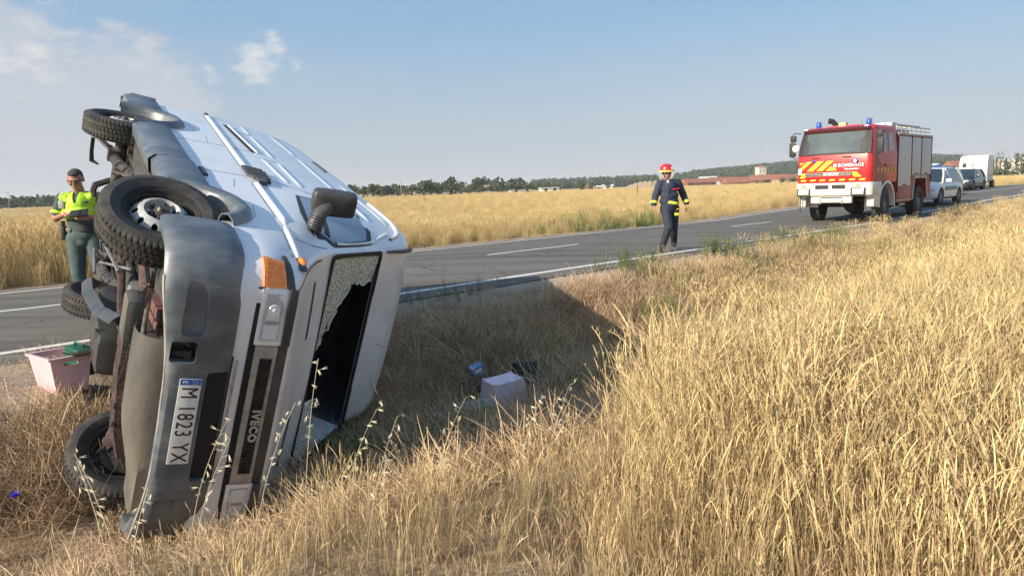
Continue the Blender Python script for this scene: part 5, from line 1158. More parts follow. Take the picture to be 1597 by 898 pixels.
# horse trailer
hx, hy = along(15.0, 64.5); tr = empty('horse_trailer', (hx, hy, float(rise(60))), R(231), 'tall white horse trailer with a thin red stripe at the roadside', 'trailer'); tr.scale = (.9, .9, .92)
tw_ = mat('trailer_white', (.72, .70, .66), .4, col2=(.62, .60, .56), vscale=3, coat=.2)
mb = MB(); mb.prism([(1.9, .55), (2.05, 1.2), (1.95, 2.05), (1.5, 2.45), (1.1, 2.5), (-1.6, 2.55), (-1.7, .42), (1.5, .42)], -.98, .98, XZ(0)); mb.build('trailer_body', tw_, tr, 30)
bx('roof_cap', (-.3, 0, 2.55), (2.7, 1.86, .08), tw_, tr, .03); bx('red_stripe', (1.99, 0, 1.0), (.05, 1.9, .05), mat('stripe_red', (.45, .05, .05), .5), tr, .005); bx('red_stripe', (0, .985, 1.0), (3.3, .015, .05), bpy.data.materials['stripe_red'], tr, .003)
bx('trailer_window', (2.02, -.62, 1.85), (.06, .26, .30), dk, tr, .02); bx('trailer_window', (2.03, -.05, 1.9), (.05, .18, .28), mat('pale_window', (.4, .4, .36), .3), tr, .03)
mb = MB(); mb.lathe([(.15, -.01), (.17, .01), (.12, .012), (.11, -.01)], Matrix.Translation((1.99, .55, 2.0)) @ Matrix.Rotation(R(-90), 4, 'Z') @ Matrix.Rotation(R(0), 4, 'X'), 20); mb.build('round_emblem', mat('emblem_grey', (.3, .3, .3), .5), tr)
bx('wheel_cover', (-.4, 1.06, .62), (1.5, .2, .12), tw_, tr, .04)
for x0 in (-.05, -.78):
    for sy in (1, -1): wh = link('wheel', carrim, tr, Matrix.Translation((x0, sy*1.06, .335)) @ (Matrix.Rotation(R(180), 4, 'Z') if sy > 0 else Matrix())); link('tyre', cartw, wh)
mb = MB(); mb.tube([(1.6, -.6, .5), (3.1, 0, .48)], .04, 6); mb.tube([(1.6, .6, .5), (3.1, 0, .48)], .04, 6); mb.build('drawbar', dk, tr)
# ------------------------------------------------------------------ people (local: facing -Y, x to the right of the picture, z up)
skin = mat('skin', (.42, .22, .15), .55, col2=(.36, .17, .12), vscale=18)
def limb(mb, pts, rs, n=14, sq=(1, 1)):
    mb.tube(pts, rs, n, sq=sq)
    for p, r in zip(pts, rs): mb.ell(p, (r*.99*max(sq), r*.99*max(sq), r*.99) if sq == (1, 1) else (r*.95, r*.95, r*.95))
def head(mb, c, pitch=0, yaw=0, s=1):
    M_ = Matrix.Translation(c) @ Matrix.Rotation(yaw, 4, 'Z') @ Matrix.Rotation(pitch, 4, 'X')
    def e(p, r): q = MB(); q.ell((0, 0, 0), [k*s for k in r]); mb.add([M_ @ (Vector(v)+Vector(p)*s) for v in q.v], q.f)
    e((0, .01, .03), (.076, .096, .095)); e((0, -.02, -.045), (.058, .068, .062)); e((0, -.055, -.09), (.030, .028, .024))      # skull, jaw, chin
    e((0, -.092, -.012), (.013, .020, .028)); e((0, -.10, -.026), (.017, .015, .012)); e((.038, -.062, -.02), (.026, .025, .024)); e((-.038, -.062, -.02), (.026, .025, .024))  # nose, cheeks
    e((0, -.078, .032), (.052, .020, .012)); e((0, -.085, -.056), (.024, .012, .008)); e((.078, .01, -.005), (.010, .020, .032)); e((-.078, .01, -.005), (.010, .020, .032))     # brow, lips, ears
    return M_
def hand(mb, w_, d, up, side, curl=.5, s=1):
    """palm and five separate fingers; w_ wrist, d direction to fingertips, up back of hand, side thumb side"""
    w_ = Vector(w_); d = Vector(d).normalized(); up = Vector(up); up = (up-d*up.dot(d)).normalized(); sd_ = d.cross(up).normalized()
    if sd_.dot(Vector(side)) < 0: sd_ = -sd_
    for k in range(4): mb.tube([w_+d*.01*s+sd_*(.024-.016*k)*.8*s, w_+d*.085*s+sd_*(.030-.020*k)*s], [.013*s, .013*s], 8, sq=(1, 1))
    for k, L in enumerate((.072, .080, .074, .058)):
        p = w_+d*.088*s+sd_*(.030-.020*k)*s; dd = d.copy(); P = [p]
        for j in range(3): dd = (dd-up*curl*.6).normalized(); p = p+dd*L/3*s; P.append(p)
        mb.tube(P, [.0095*s, .009*s, .0085*s, .006*s], 8)
    p = w_+d*.028*s+sd_*.026*s; P = [p, p+(d*.5+sd_*.8-up*.2).normalized()*.036*s, p+(d*1.2+sd_*.8-up*.4).normalized()*.07*s]; mb.tube(P, [.014*s, .012*s, .008*s], 8)
def person(loc, rz, label): return empty('person', loc, rz, label, 'person')
def band(mb, p, axis, r, w_, sq=(1, 1), n=18):
    p = Vector(p); a = Vector(axis).normalized(); mb.tube([p-a*w_/2, p+a*w_/2], [r, r], n, sq=sq)
# --- firefighter walking along the near lane
fx0, fy0 = 3.36, 15.7
ff_ = person((fx0, fy0, .035), R(12), 'firefighter in navy uniform and red helmet walking along the road')
ff_.scale = (1.12, 1.08, 1)
navy = mat('navy_cloth', (.022, .032, .062), .85, col2=(.035, .045, .075), vscale=12, bump=.6, bscale=14); navy2 = mat('navy_trousers', (.018, .024, .042), .85, col2=(.03, .036, .055), vscale=12, bump=.6, bscale=12)
hi = mat('lime_band', (.75, .85, .08), .5); boot = mat('boot_black', (.02, .02, .022), .5, bump=.2)
J = dict(hd=(-.07, -.03, 1.60), nk=(-.06, .0, 1.46), ch=(-.02, .0, 1.28), wa=(-.01, .0, 1.02), pe=(0, 0, .92), sl=(-.185, 0, 1.385), sr=(.165, 0, 1.395), el=(-.275, .03, 1.13), er=(.30, .06, 1.15), wl=(-.335, -.06, .93), wr=(.345, -.02, .92), hl=(-.085, 0, .88), hr=(.085, 0, .88), kl=(-.10, -.20, .48), kr=(.105, .05, .47), al=(-.20, -.12, .10), ar=(.225, .32, .14))
g = lambda k: J[k]
mb = MB(); hm = head(mb, g('hd'), R(4), R(-6)); limb(mb, [g('hd'), g('nk'), g('ch')], [.05, .055, .08]); limb(mb, [g('ch'), g('wa'), g('pe')], [.11, .11, .11])
limb(mb, [g('sl'), g('el'), g('wl')], [.05, .04, .027]); limb(mb, [g('sr'), g('er'), g('wr')], [.05, .04, .027]); limb(mb, [g('ch'), g('sl')], [.08, .05]); limb(mb, [g('ch'), g('sr')], [.08, .05])
limb(mb, [g('hl'), g('kl'), g('al')], [.08, .055, .04]); limb(mb, [g('hr'), g('kr'), g('ar')], [.08, .055, .04])
hand(mb, g('wl'), (-.10, -.15, -1), (-1, 0, 0), (0, -1, 0), .35, 1.0); hand(mb, g('wr'), (-.05, -.05, -1), (1, 0, 0), (0, -1, 0), .45, 1.0)
link('body', clay(mb, skin, .009, 2, .4), ff_)
mb = MB(); limb(mb, [(-.02, .0, 1.32), (-.02, .0, 1.15), (0, 0, .99)], [.165, .165, .16], 20, (1, .76)); mb.ell((-.02, .0, 1.30), (.20, .13, .14)); mb.ell((-.01, 0, 1.02), (.19, .145, .11)); mb.ell((-.01, -.02, 1.14), (.18, .14, .12))
limb(mb, [(-.10, 0, 1.40), g('sl'), g('el'), (-.33, -.04, .97)], [.08, .078, .068, .056]); limb(mb, [(.07, 0, 1.40), g('sr'), g('er'), (.34, 0, .97)], [.08, .078, .068, .056]); mb.lathe([(.075, -.02), (.09, .02), (.075, .05), (.06, .05)], Matrix.Translation((-.055, .01, 1.46)) @ Matrix.Rotation(R(90), 4, 'X'), 16)
mb.ell((-.08, -.13, 1.22), (.02, .03, .14)); jk = link('jacket', clay(mb, navy, .012, 3, .5), ff_)
mb = MB(); mb.ell((-.065, -.095, 1.37), (.036, .03, .10)); mb.build('shirt', mat('pale_shirt', (.40, .38, .50), .7), ff_)
mb = MB(); mb.box((.06, -.145, 1.27), (.14, .02, .025), bev=.004, rot=Euler((0, R(-8), 0))); mb.build('chest_badge', mat('badge_red', (.6, .03, .05), .5), jk)
mb = MB(); mb.tube([(-.01, 0, .965), (0, 0, 1.015)], [.19, .192], 24, sq=(.80, 1.0)); mb.build('waist_band', hi, jk)
mb = MB(); band(mb, (-.322, -.025, 1.0), Vector(g('wl'))-Vector(g('el')), .064, .05); mb.build('cuff_band', hi, jk)
mb = MB(); band(mb, (.338, .01, 1.0), Vector(g('wr'))-Vector(g('er')), .064, .05); mb.build('cuff_band', hi, jk)
mb = MB(); mb.ell((0, 0, .93), (.165, .15, .12)); mb.ell((0, 0, .85), (.09, .12, .09)); limb(mb, [g('hl'), g('kl'), (-.16, -.16, .30)], [.105, .080, .068]); limb(mb, [g('hr'), g('kr'), (.155, .17, .32)], [.105, .080, .068]); tr0 = link('trousers', clay(mb, navy2, .012, 3, .5), ff_)
mb = MB(); mb.box((.10, -.10, .745), (.085, .03, .055), bev=.01); mb.box((.12, -.10, .85), (.06, .03, .014), bev=.004); mb.build('knee_patch', hi, tr0)
for nm, kn, an, tw_d in (('l', g('kl'), g('al'), (-.12, -.20)), ('r', g('kr'), g('ar'), (-.05, -.13))):
    mb = MB(); a = Vector(an); k_ = Vector(kn); limb(mb, [a+(k_-a)*.60, a, a+Vector((0, 0, -.03))], [.074, .060, .054]); toe = a+Vector((tw_d[0], tw_d[1], -.06 if nm == 'l' else -.07)); limb(mb, [a+Vector((0, .03, -.055)), toe], [.047, .040]); link('boot', clay(mb, boot, .010, 2, .5), ff_)
mb = MB(); mb.add([hm @ Vector(v) for v in (lambda q: (q.ell((0, .0, 0), (.125, .15, .115)), q)[1])(MB()).v], (lambda q: (q.ell((0, 0, 0), (.12, .15, .12)), q)[1])(MB()).f)
q = MB(); q.lathe([(1e-4, .155), (.05, .15), (.09, .125), (.118, .08), (.127, .03), (.128, .015)], Matrix.Rotation(R(90), 4, 'X'), 24); mb = MB(); mb.add([hm @ (Vector((v[0], v[1]*1.15, v[2]))+Vector((0, .01, .04))) for v in q.v], q.f); hel = mb.build('helmet', mat('helmet_red', (.55, .02, .03), .3, coat=.4), ff_, 60)
q = MB(); q.lathe([(.126, .02), (.150, .0), (.152, -.012), (.124, .0)], Matrix.Rotation(R(90), 4, 'X'), 24); mb = MB(); mb.add([hm @ (Vector((v[0], v[1]*1.18, v[2]))+Vector((0, .0, .045))) for v in q.v], q.f); mb.build('helmet_brim', mat('helmet_gold', (.75, .5, .08), .35, coat=.3), hel, 60)
for sx in (1, -1):
    q = MB(); q.box((sx*.07, -.115, .105), (.035, .03, .05), bev=.01); mb = MB(); mb.add([hm @ Vector(v) for v in q.v], q.f); mb.build('helmet_marking', mat('helmet_white', (.7, .68, .6), .4) if sx > 0 else bpy.data.materials['helmet_white'], hel)
mb = MB(); mb.tube([hm @ Vector((-.08, -.03, .02)), hm @ Vector((-.055, -.06, -.07)), hm @ Vector((0, -.075, -.115)), hm @ Vector((.055, -.06, -.07)), hm @ Vector((.08, -.03, .02))], .006, 6); mb.build('chin_strap', boot, hel)
# --- patrol officer with a tablet beside the van
px0, py0 = -5.38, 9.46
po = person((px0, py0, .045), R(8), 'patrol officer in a lime vest and green trousers tapping a tablet by the van')
po.scale = (1.08, 1.06, 1)
grn = mat('green_uniform', (.045, .075, .068), .85, col2=(.06, .095, .085), vscale=10, bump=.5, bscale=14); trou = mat('green_trousers', (.075, .115, .115), .85, col2=(.055, .085, .085), vscale=9, bump=.6, bscale=12); vest = mat('lime_vest', (.52, .85, .04), .6, col2=(.45, .74, .03), vscale=8, bump=.4, bscale=14)
hair = mat('grey_hair', (.05, .047, .046), .95, col2=(.10, .097, .096), vscale=90, spec=.1, bump=.5, bscale=120)
J = dict(hd=(-.01, -.07, 1.655), nk=(-.01, .0, 1.50), ch=(-.01, .0, 1.32), wa=(0, .0, 1.10), pe=(0, 0, .98), sl=(-.21, 0, 1.435), sr=(.195, 0, 1.43), el=(-.285, -.02, 1.185), er=(.27, -.02, 1.175), wl=(-.10, -.24, 1.235), wr=(.16, -.25, 1.19), hl=(-.10, 0, .93), hr=(.10, 0, .93), kl=(-.105, -.02, .50), kr=(.145, -.03, .50), al=(-.105, .02, .09), ar=(.20, .0, .09))
mb = MB(); hm = head(mb, g('hd'), R(24), R(8), 1.05); limb(mb, [g('hd'), g('nk'), g('ch')], [.055, .06, .09]); limb(mb, [g('ch'), g('wa'), g('pe')], [.12, .12, .12])
limb(mb, [g('sl'), g('el'), g('wl')], [.055, .045, .030]); limb(mb, [g('sr'), g('er'), g('wr')], [.055, .045, .030]); limb(mb, [g('ch'), g('sl')], [.08, .055]); limb(mb, [g('ch'), g('sr')], [.08, .055])
limb(mb, [g('hl'), g('kl'), g('al')], [.08, .055, .04]); limb(mb, [g('hr'), g('kr'), g('ar')], [.08, .055, .04])
hand(mb, g('wl'), (1, -.35, .12), (0, -.3, 1), (.3, -1, .2), .5, 1.0); hand(mb, g('wr'), (-.75, -.35, .1), (.3, -1, .1), (0, -.2, 1), .7, 1.0)
link('body', clay(mb, skin, .0075, 2, .4), po)
mb = MB(); limb(mb, [(-.01, .0, 1.35), (0, 0, 1.18), (0, 0, 1.06)], [.165, .165, .160], 20, (1, .74)); mb.ell((-.01, 0, 1.38), (.18, .115, .10)); mb.ell((0, -.03, 1.15), (.17, .13, .12))
limb(mb, [(-.10, 0, 1.44), g('sl'), (-.258, -.01, 1.26)], [.075, .068, .070]); limb(mb, [(.09, 0, 1.44), g('sr'), (.242, -.01, 1.25)], [.075, .068, .070]); mb.lathe([(.07, -.03), (.085, .02), (.075, .05), (.06, .045)], Matrix.Translation((-.01, -.0, 1.485)) @ Matrix.Rotation(R(80), 4, 'X'), 16); sh = link('shirt', clay(mb, grn, .011, 3, .5), po)
mb = MB(); band(mb, (-.258, -.012, 1.268), Vector(g('el'))-Vector(g('sl')), .076, .035); mb.build('sleeve_band', vest, sh)
# vest: open at the neck in a V
mb = MB(); limb(mb, [(-.01, .0, 1.36), (0, 0, 1.26)], [.180, .180], 20, (1, .80)); mb.ell((-.01, 0, 1.38), (.215, .142, .125)); mb.ell((-.02, -.03, 1.25), (.195, .155, .12)); mb.ell((-.15, 0, 1.44), (.085, .11, .075)); mb.ell((.13, 0, 1.44), (.085, .11, .075))
vm = clay(mb, vest, .011, 3, .5); cu = MB(); cu.prism([(-.005, .03), (.025, .03), (.065, .30), (-.055, .30)], -.25, .0, Matrix(((1, 0, 0, -.02), (0, 0, 1, 0), (0, 1, 0, 1.34), (0, 0, 0, 1)))); cu2 = MB(); cu2.ell((-.01, .01, 1.55), (.075, .12, .10)); vm = boolean(vm, [cu, cu2]); vm.materials.clear(); vm.materials.append(vest); shade(vm, 60); ve = link('vest', vm, po)
mb = MB(); mb.box((.11, -.165, 1.375), (.05, .012, .026), bev=.003, rot=Euler((0, 0, R(15)))); mb.build('vest_badge', mat('badge_dark', (.03, .08, .04), .6), ve)
mb = MB(); mb.box((-.165, -.135, 1.355), (.06, .03, .10), bev=.012); mb.tube([(-.15, -.14, 1.40), (-.17, -.14, 1.46), (-.13, -.10, 1.50)], .006, 6); mb.build('radio', mat('radio_pale', (.4, .38, .36), .5), ve)
mb = MB(); mb.ell((0, 0, .975), (.180, .150, .13)); mb.ell((0, .0, .90), (.10, .13, .10)); limb(mb, [g('hl'), g('kl'), g('al')], [.112, .082, .064]); limb(mb, [g('hr'), g('kr'), g('ar')], [.112, .082, .064]); link('trousers', clay(mb, trou, .012, 3, .5), po)
mb = MB(); mb.tube([(0, 0, 1.015), (0, 0, 1.065)], [.178, .178], 24, sq=(.76, 1.0)); be = mb.build('belt', boot, po); mb = MB(); mb.box((-.125, -.115, 1.04), (.05, .02, .045), bev=.005); mb.build('buckle', alloy, be)
mb = MB(); mb.box((-.215, -.02, 1.0), (.05, .09, .18), bev=.02); mb.box((-.225, .0, 1.10), (.035, .06, .10), bev=.012); mb.build('holster', boot, po)
mb = MB(); mb.box((.165, -.08, 1.03), (.09, .06, .10), bev=.02); mb.build('pouch', boot, po)
for an in (g('al'), g('ar')):
    mb = MB(); a = Vector(an); limb(mb, [a+Vector((0, 0, .08)), a, a+Vector((0, .02, -.045))], [.06, .052, .045]); limb(mb, [a+Vector((0, .02, -.05)), a+Vector((-.02, -.17, -.055))], [.045, .036]); link('boot', clay(mb, boot, .010, 2, .5), po)
# short grey hair over the crown and the back of the head
q = MB(); q.ell((0, .026, .050), (.082, .098, .084)); q.ell((0, .055, .01), (.080, .074, .075)); q.ell((0, -.040, .094), (.060, .045, .032)); hr_ = MB(); hr_.add([hm @ Vector(v) for v in q.v], q.f)
link('hair', clay(hr_, hair, .009, 2, .4), po)
mb = MB()
for sx in (1, -1): mb.tube([hm @ Vector((sx*.034+.024*math.cos(a), -.110, .012+.017*math.sin(a))) for a in np.linspace(0, 6.283, 14)], .0022, 4, caps=False); mb.tube([hm @ Vector((sx*.058, -.108, .015)), hm @ Vector((sx*.085, .01, .018))], .0022, 4)
mb.build('glasses', boot, po)
for nm, M_ in (('e', hm),):
    for sx in (1, -1): mb = MB(); mb.ell(M_ @ Vector((sx*.034, -.090, .013)), (.011, .008, .008)); mb.build('eye', mat('eye_dark', (.08, .06, .05), .3) if sx > 0 else bpy.data.materials['eye_dark'], po)
tb = MB(); tb.box((0, 0, 0), (.20, .022, .13), bev=.008); tb.box((0, -.013, 0), (.04, .012, .10), bev=.004)
tab = tb.build('tablet', boot, None); ang = R(8); pt = Matrix.Translation((px0, py0, .055)) @ Matrix.Rotation(ang, 4, 'Z') @ Vector((.085, -.325, 1.235)); tab.location = pt; tab.rotation_euler = (R(-55), R(-6), ang+.1)
tag(tab, 'black tablet held in both hands by the patrol officer', 'tablet')
# ------------------------------------------------------------------ beyond the field: trees, village, wooded hills, poles
def at(px, py, D):     # point at forward distance D along the sight line of a photo pixel (used only to look up places)
    d = _fw*1162+_rt*(px-798.5)+_up*(449-py); return Vector((0, 0, CAMZ))+d*(D/d.y)
def leaf_mat(name, c1, c2, sc=1.2):
    m = mat(name, c1, .85, col2=c2, vscale=sc, spec=.15, rnd=.25, detail=3); return m
lf = [leaf_mat('pine_foliage', (.040, .065, .038), (.065, .095, .052)), leaf_mat('oak_foliage', (.045, .065, .030), (.085, .10, .050)), leaf_mat('poplar_foliage', (.05, .068, .03), (.10, .115, .055))]
bark = mat('bark', (.10, .08, .06), .9, var=.4, bump=.5, bscale=10)
def crown(seed, rx, rz, n=150, leaf=.5, cone=0):
    """many small leaf-sized faces spread through the crown's volume"""
    rd = random.Random(seed); mb = MB(); lobes = [(Vector((rd.gauss(0, .36)*rx, rd.gauss(0, .36)*rx, rd.uniform(-.55, .6)*rz)), rd.uniform(.34, .6)) for _ in range(9)]
    for i in range(n):
        c, q = rd.choice(lobes); d = Vector((rd.gauss(0, 1), rd.gauss(0, 1), rd.gauss(0, 1))).normalized()*rd.uniform(.65, 1)
        p = c+Vector((d.x*rx*q, d.y*rx*q, d.z*rz*q)); k = 1-cone*max(0, min(1, (p.z+rz)/(2*rz))); p.x *= k; p.y *= k
        a = Vector((rd.gauss(0, 1), rd.gauss(0, 1), rd.gauss(0, .6))).normalized(); b = a.orthogonal().normalized(); b.rotate(Matrix.Rotation(rd.uniform(0, 6.28), 3, a)); c2 = a.cross(b); s = leaf*rd.uniform(.5, 1.1)
        mb.add([p-b*s, p-c2*s*.6, p+b*s*.9+a*s*.2, p+c2*s*.7], [(0, 1, 2, 3)])
    return mb
def tree(name, x, y, h, rx, kind, label, group, seed, base=None, cone=0, n=150, trunk=.22):
    z = Z(x, y) if base is None else base; r = empty(name, (x, y, z), random.uniform(0, 6), label, 'tree', group)
    tk = MB(); tk.tube([(0, 0, -.3), (.05*h*.3, 0, h*.3), (0, .02*h, h*.75)], [h*.035, h*.026, h*.01], 6)
    for k in range(4): a = k*1.7+seed; tk.tube([(0, 0, h*(.28+.07*k)), (math.cos(a)*rx*.5, math.sin(a)*rx*.5, h*(.48+.08*k))], [h*.014, h*.006], 5)
    tk.build('trunk', bark, r); ch = h*(1-trunk)/2; mb = crown(seed, rx, ch, n, rx*.26, cone); o = mb.build('crown', lf[kind], r, 0); o.location = (0, 0, h*trunk+ch*.98); return r
rd = random.Random(11)
ORD = ['leftmost', 'second', 'third', 'fourth', 'fifth', 'sixth', 'seventh', 'eighth', 'ninth', 'tenth', 'eleventh', 'twelfth', 'thirteenth', 'fourteenth', 'fifteenth', 'sixteenth', 'seventeenth', 'eighteenth', 'nineteenth', 'twentieth', 'twenty-first', 'twenty-second', 'twenty-third', 'twenty-fourth', 'twenty-fifth', 'twenty-sixth', 'twenty-seventh', 'twenty-eighth']
def od(i): return ORD[i]+('' if i == 0 else ' from the left')
# line of trees left of the village (px 555-730), one by one
k = 0
for i, px in enumerate(np.linspace(548, 722, 27)):
    D = 232+rd.uniform(-14, 22); p = at(px+rd.uniform(-2.5, 2.5), 305, D); h = rd.uniform(3.4, 4.4); tree('field_tree', p.x, p.y, h, h*rd.uniform(.42, .55), rd.choice([0, 1, 1]), 'dark rounded tree, '+od(i)+', in the row beyond the field', 'row of trees beyond the field', i, n=170, trunk=.06)
for i, px in enumerate(list(np.linspace(728, 830, 15))+[846, 856, 872, 905, 925, 946, 1196, 1218, 1232]):
    D = 255+rd.uniform(-12, 20); p = at(px+rd.uniform(-3, 3), 302, D); h = rd.uniform(2.2, 3.6)*(1 if px < 1000 else .8); tree('field_bush', p.x, p.y, h, h*rd.uniform(.55, .8), rd.choice([1, 1, 2]), 'low bush, '+od(i)+', at the far edge of the field', 'bushes at the edge of the village', 60+i, n=120, trunk=.03)
for i, (px, D, h, w_) in enumerate(((745, 330, 7.5, 4.5), (703, 330, 7.2, 4), (780, 330, 6.2, 5), (805, 340, 6, 5), (676, 320, 6.5, 4))):
    p = at(px, 300, D); tree('tall_field_tree', p.x, p.y, h, w_, 0, 'taller dark tree rising behind the row beyond the field, '+('third', 'second', 'fourth', 'rightmost', 'leftmost')[i]+' of five', 'taller trees behind the row', 90+i, n=200, trunk=.05)
# far left treeline behind the officer
for i, px in enumerate(list(np.linspace(-40, 86, 15))+list(np.linspace(140, 160, 3))):
    D = 300+rd.uniform(-15, 25); p = at(px+rd.uniform(-3, 3), 320, D); h = rd.uniform(4.4, 5.6); tree('distant_pine', p.x, p.y, h, h*.6, 0, 'dark pine, '+od(i)+', on the far left horizon', 'pines on the left horizon', 120+i, n=110, trunk=.05)
# poplars and shrubs by the white halls on the right
for i, (px, h, w_, D) in enumerate(((1549, 8.0, .9, 262), (1554, 9.4, .9, 265), (1560, 9.0, .9, 262), (1567, 8.2, 1.2, 262), (1585, 8.6, 1.5, 262), (1593, 8.8, 1.6, 268), (1604, 9.0, 2, 270), (1572, 6.5, 1.5, 264))):
    p = at(px, 265, D); tree('poplar', p.x, p.y, h, w_, 2, 'slender poplar, '+('leftmost', 'second', 'third', 'fourth', 'sixth', 'seventh', 'eighth', 'fifth')[i]+' from the left, before the white halls', 'poplars by the white halls', 160+i, n=170, trunk=.04)
for i, (px, h, w_, D) in enumerate(((1556, 2.4, 4, 235), (1572, 2.2, 4, 236), (1590, 2.2, 4, 236), (1605, 2.5, 4, 236), (1540, 2.4, 4, 237))):
    p = at(px, 272, D); tree('hedge_bush', p.x, p.y, h, w_, 2, 'low green bush, '+('second', 'third', 'fourth', 'fifth', 'first')[i]+' from the left in the hedge below the poplars', 'hedge below the poplars', 180+i, n=140, trunk=.0)
# forests on the hills: nobody could count them
fv = [crown(300+i, 3.2, 3.6, 70, 1.15, .35).mesh('pine_clump', [lf[0]], 0) for i in range(5)]
def forest(name, px0, px1, D0, D1, n, label, keep=lambda px, D: True, sc=(.8, 1.25)):
    P = []
    while len(P) < n:
        px = rd.uniform(px0, px1); D = D0+(D1-D0)*rd.random()
        if not keep(px, D): continue
        u = (px-798.5)/1162*1.02; x = u*D; P.append((x, D))
    P = np.array(P); zz = zg(P[:, 0], P[:, 1])+1.8; s_ = rng.uniform(*sc, len(P))
    scatter(name, np.stack([P[:, 0], P[:, 1], zz], 1), fv, np.stack([np.zeros(len(P))]*2+[rng.uniform(0, 6.28, len(P))], 1), np.stack([s_]*3, 1), rng.integers(0, 5, len(P)), label, 'forest')
forest('pine_wood', 836, 1022, 560, 720, 1500, 'pine wood on the low ridge behind the village, left part')
forest('pine_wood_far', 1052, 1720, 640, 1050, 7500, 'dark pine wood covering the hill behind the village', lambda px, D: px > 1075 or D < 760)
forest('left_pine_wood', -420, 560, 430, 520, 2200, 'pine wood along the left horizon', sc=(.6, .8))
forest('scrub_slope', 735, 860, 520, 600, 160, 'scattered scrub on the tan slope', sc=(.25, .6))
# village
ochre = mat('ochre_wall', (.42, .33, .22), .9, col2=(.30, .23, .15), vscale=.6); whitew = mat('whitewashed_wall', (.66, .62, .55), .85, col2=(.5, .46, .4), vscale=.4); tile = mat('red_roof_tiles', (.33, .13, .075), .85, col2=(.22, .09, .06), vscale=.9); brownw = mat('brick_wall', (.25, .13, .09), .9, var=.4, vscale=.7); greyw = mat('grey_block_wall', (.36, .32, .27), .9, var=.35, vscale=.8); hole = mat('window_dark', (.03, .03, .03), .4); grayroof = mat('sheet_roof', (.55, .53, .5), .6)
def house(px, pyb, D, w_, d_, hw_, hr, rz, wall, roof, label, name='house', nwin=3, cat='house'):
    p = at(px, pyb, D); h = empty(name, (p.x, p.y, Z(p.x, p.y)-.3), R(rz), label, cat)
    mb = MB(); mb.box((0, 0, (hw_+.3)/2), (w_, d_, hw_+.3)); mb.build('wall', wall, h, 0)
    mb = MB(); e = .35; z0 = hw_+.28; mb.prism([(-d_/2-e, z0), (d_/2+e, z0), (0, z0+hr)], -w_/2-e, w_/2+e, Matrix(((0, 0, 1, 0), (1, 0, 0, 0), (0, 1, 0, 0), (0, 0, 0, 1)))); mb.build('roof', roof, h, 0)
    for k in range(nwin):
        mb = MB(); mb.box((-w_/2+w_*(k+.5)/nwin, -d_/2-.01, .3+hw_*.55), (.9, .08, 1.0)); wn = mb.build('window', hole, h, 0); mb = MB(); mb.box((-w_/2+w_*(k+.5)/nwin, -d_/2-.03, .3+hw_*.55-.55), (1.1, .14, .1)); mb.build('sill', whitew, wn, 0)
    return h
house(703, 304.5, 228, 3.8, 4, .5, .3, 5, whitew, grayroof, 'small white shed at the foot of the tree row', 'shed', 1, 'shed')
house(812, 303, 245, 7.2, 5, .55, .2, 8, whitew, grayroof, 'long low pale shed in front of the tan slope', 'shed', 2, 'shed')
house(856, 300, 235, 5.6, 5, 1.0, .25, 8, whitew, grayroof, 'white flat-roofed farm building left of the village', 'farm_building', 2, 'farm building')
house(948, 293, 300, 4, 4, 1.0, .8, -10, whitew, grayroof, 'white gabled barn left of the stone ruin', 'barn', 1, 'barn')
house(918, 294, 330, 4, 4, 1.0, .9, 20, brownw, tile, 'small red-roofed hut between the bushes', 'hut', 1, 'hut')
house(933, 295, 320, 4, 4, .9, .7, 0, ochre, grayroof, 'little ochre hut beside the white gabled barn', 'hut', 1, 'hut')
house(1088, 289, 340, 14, 8, 1.5, 1.9, 14, brownw, tile, 'red-tiled house right of the firefighter', nwin=4)
house(1128, 287, 385, 15, 8, 2.2, 1.6, 8, whitew, tile, 'long white house with red roof in the middle of the village', nwin=5)
house(1104, 286, 410, 9, 8, 3.0, 1.6, -20, whitew, grayroof, 'pale gabled house behind the red-tiled one', nwin=2)
house(1158, 287, 350, 17, 9, .8, 2.6, 6, brownw, tile, 'large red-roofed barn left of the church tower', 'barn', 4, 'barn')
house(1196, 286, 340, 15, 10, 1.6, 2.6, -12, brownw, tile, 'church nave with a wide red-brown roof', 'church', 3, 'church')
house(1222, 284, 330, 8, 6, 1.8, 1.3, 10, ochre, tile, 'small ochre house just left of the fire engine', nwin=2)
house(1232, 283, 380, 10, 6, 2.8, 1.4, 0, whitew, tile, 'white house half hidden by the fire engine', nwin=2)
house(1494, 268, 300, 9, 7, 4.2, 2.4, 10, whitew, tile, 'red-roofed house left of the horse trailer', nwin=3)
house(1478, 270, 320, 9, 7, 2.4, 1.8, -10, ochre, tile, 'low ochre house above the parked cars', nwin=2)
# church tower with belfry openings
p = at(1186, 284, 352); tw0 = empty('church_tower', (p.x, p.y, Z(p.x, p.y)-.3), R(10), 'square pale church tower rising over the red roofs', 'church tower')
mb = MB(); mb.box((0, 0, 3.9), (3.7, 3.7, 7.8)); tme = boolean(mb.mesh('t', [whitew], 0), [MB().box((.75, 0, 6.3), (.7, 5, 1.3)), MB().box((-.75, 0, 6.3), (.7, 5, 1.3)), MB().box((0, .75, 6.3), (5, .7, 1.3))]); link('tower_wall', tme, tw0)
mb = MB(); mb.box((0, 0, 7.9), (4.1, 4.1, .25)); mb.build('cornice', whitew, tw0, 0); mb = MB(); mb.lathe([(2.6, 8.0), (1e-4, 9.0)], Matrix.Rotation(R(90), 4, 'X') @ Matrix.Rotation(R(45), 4, 'Y'), 4); mb.build('tower_roof', tile, tw0, 0)
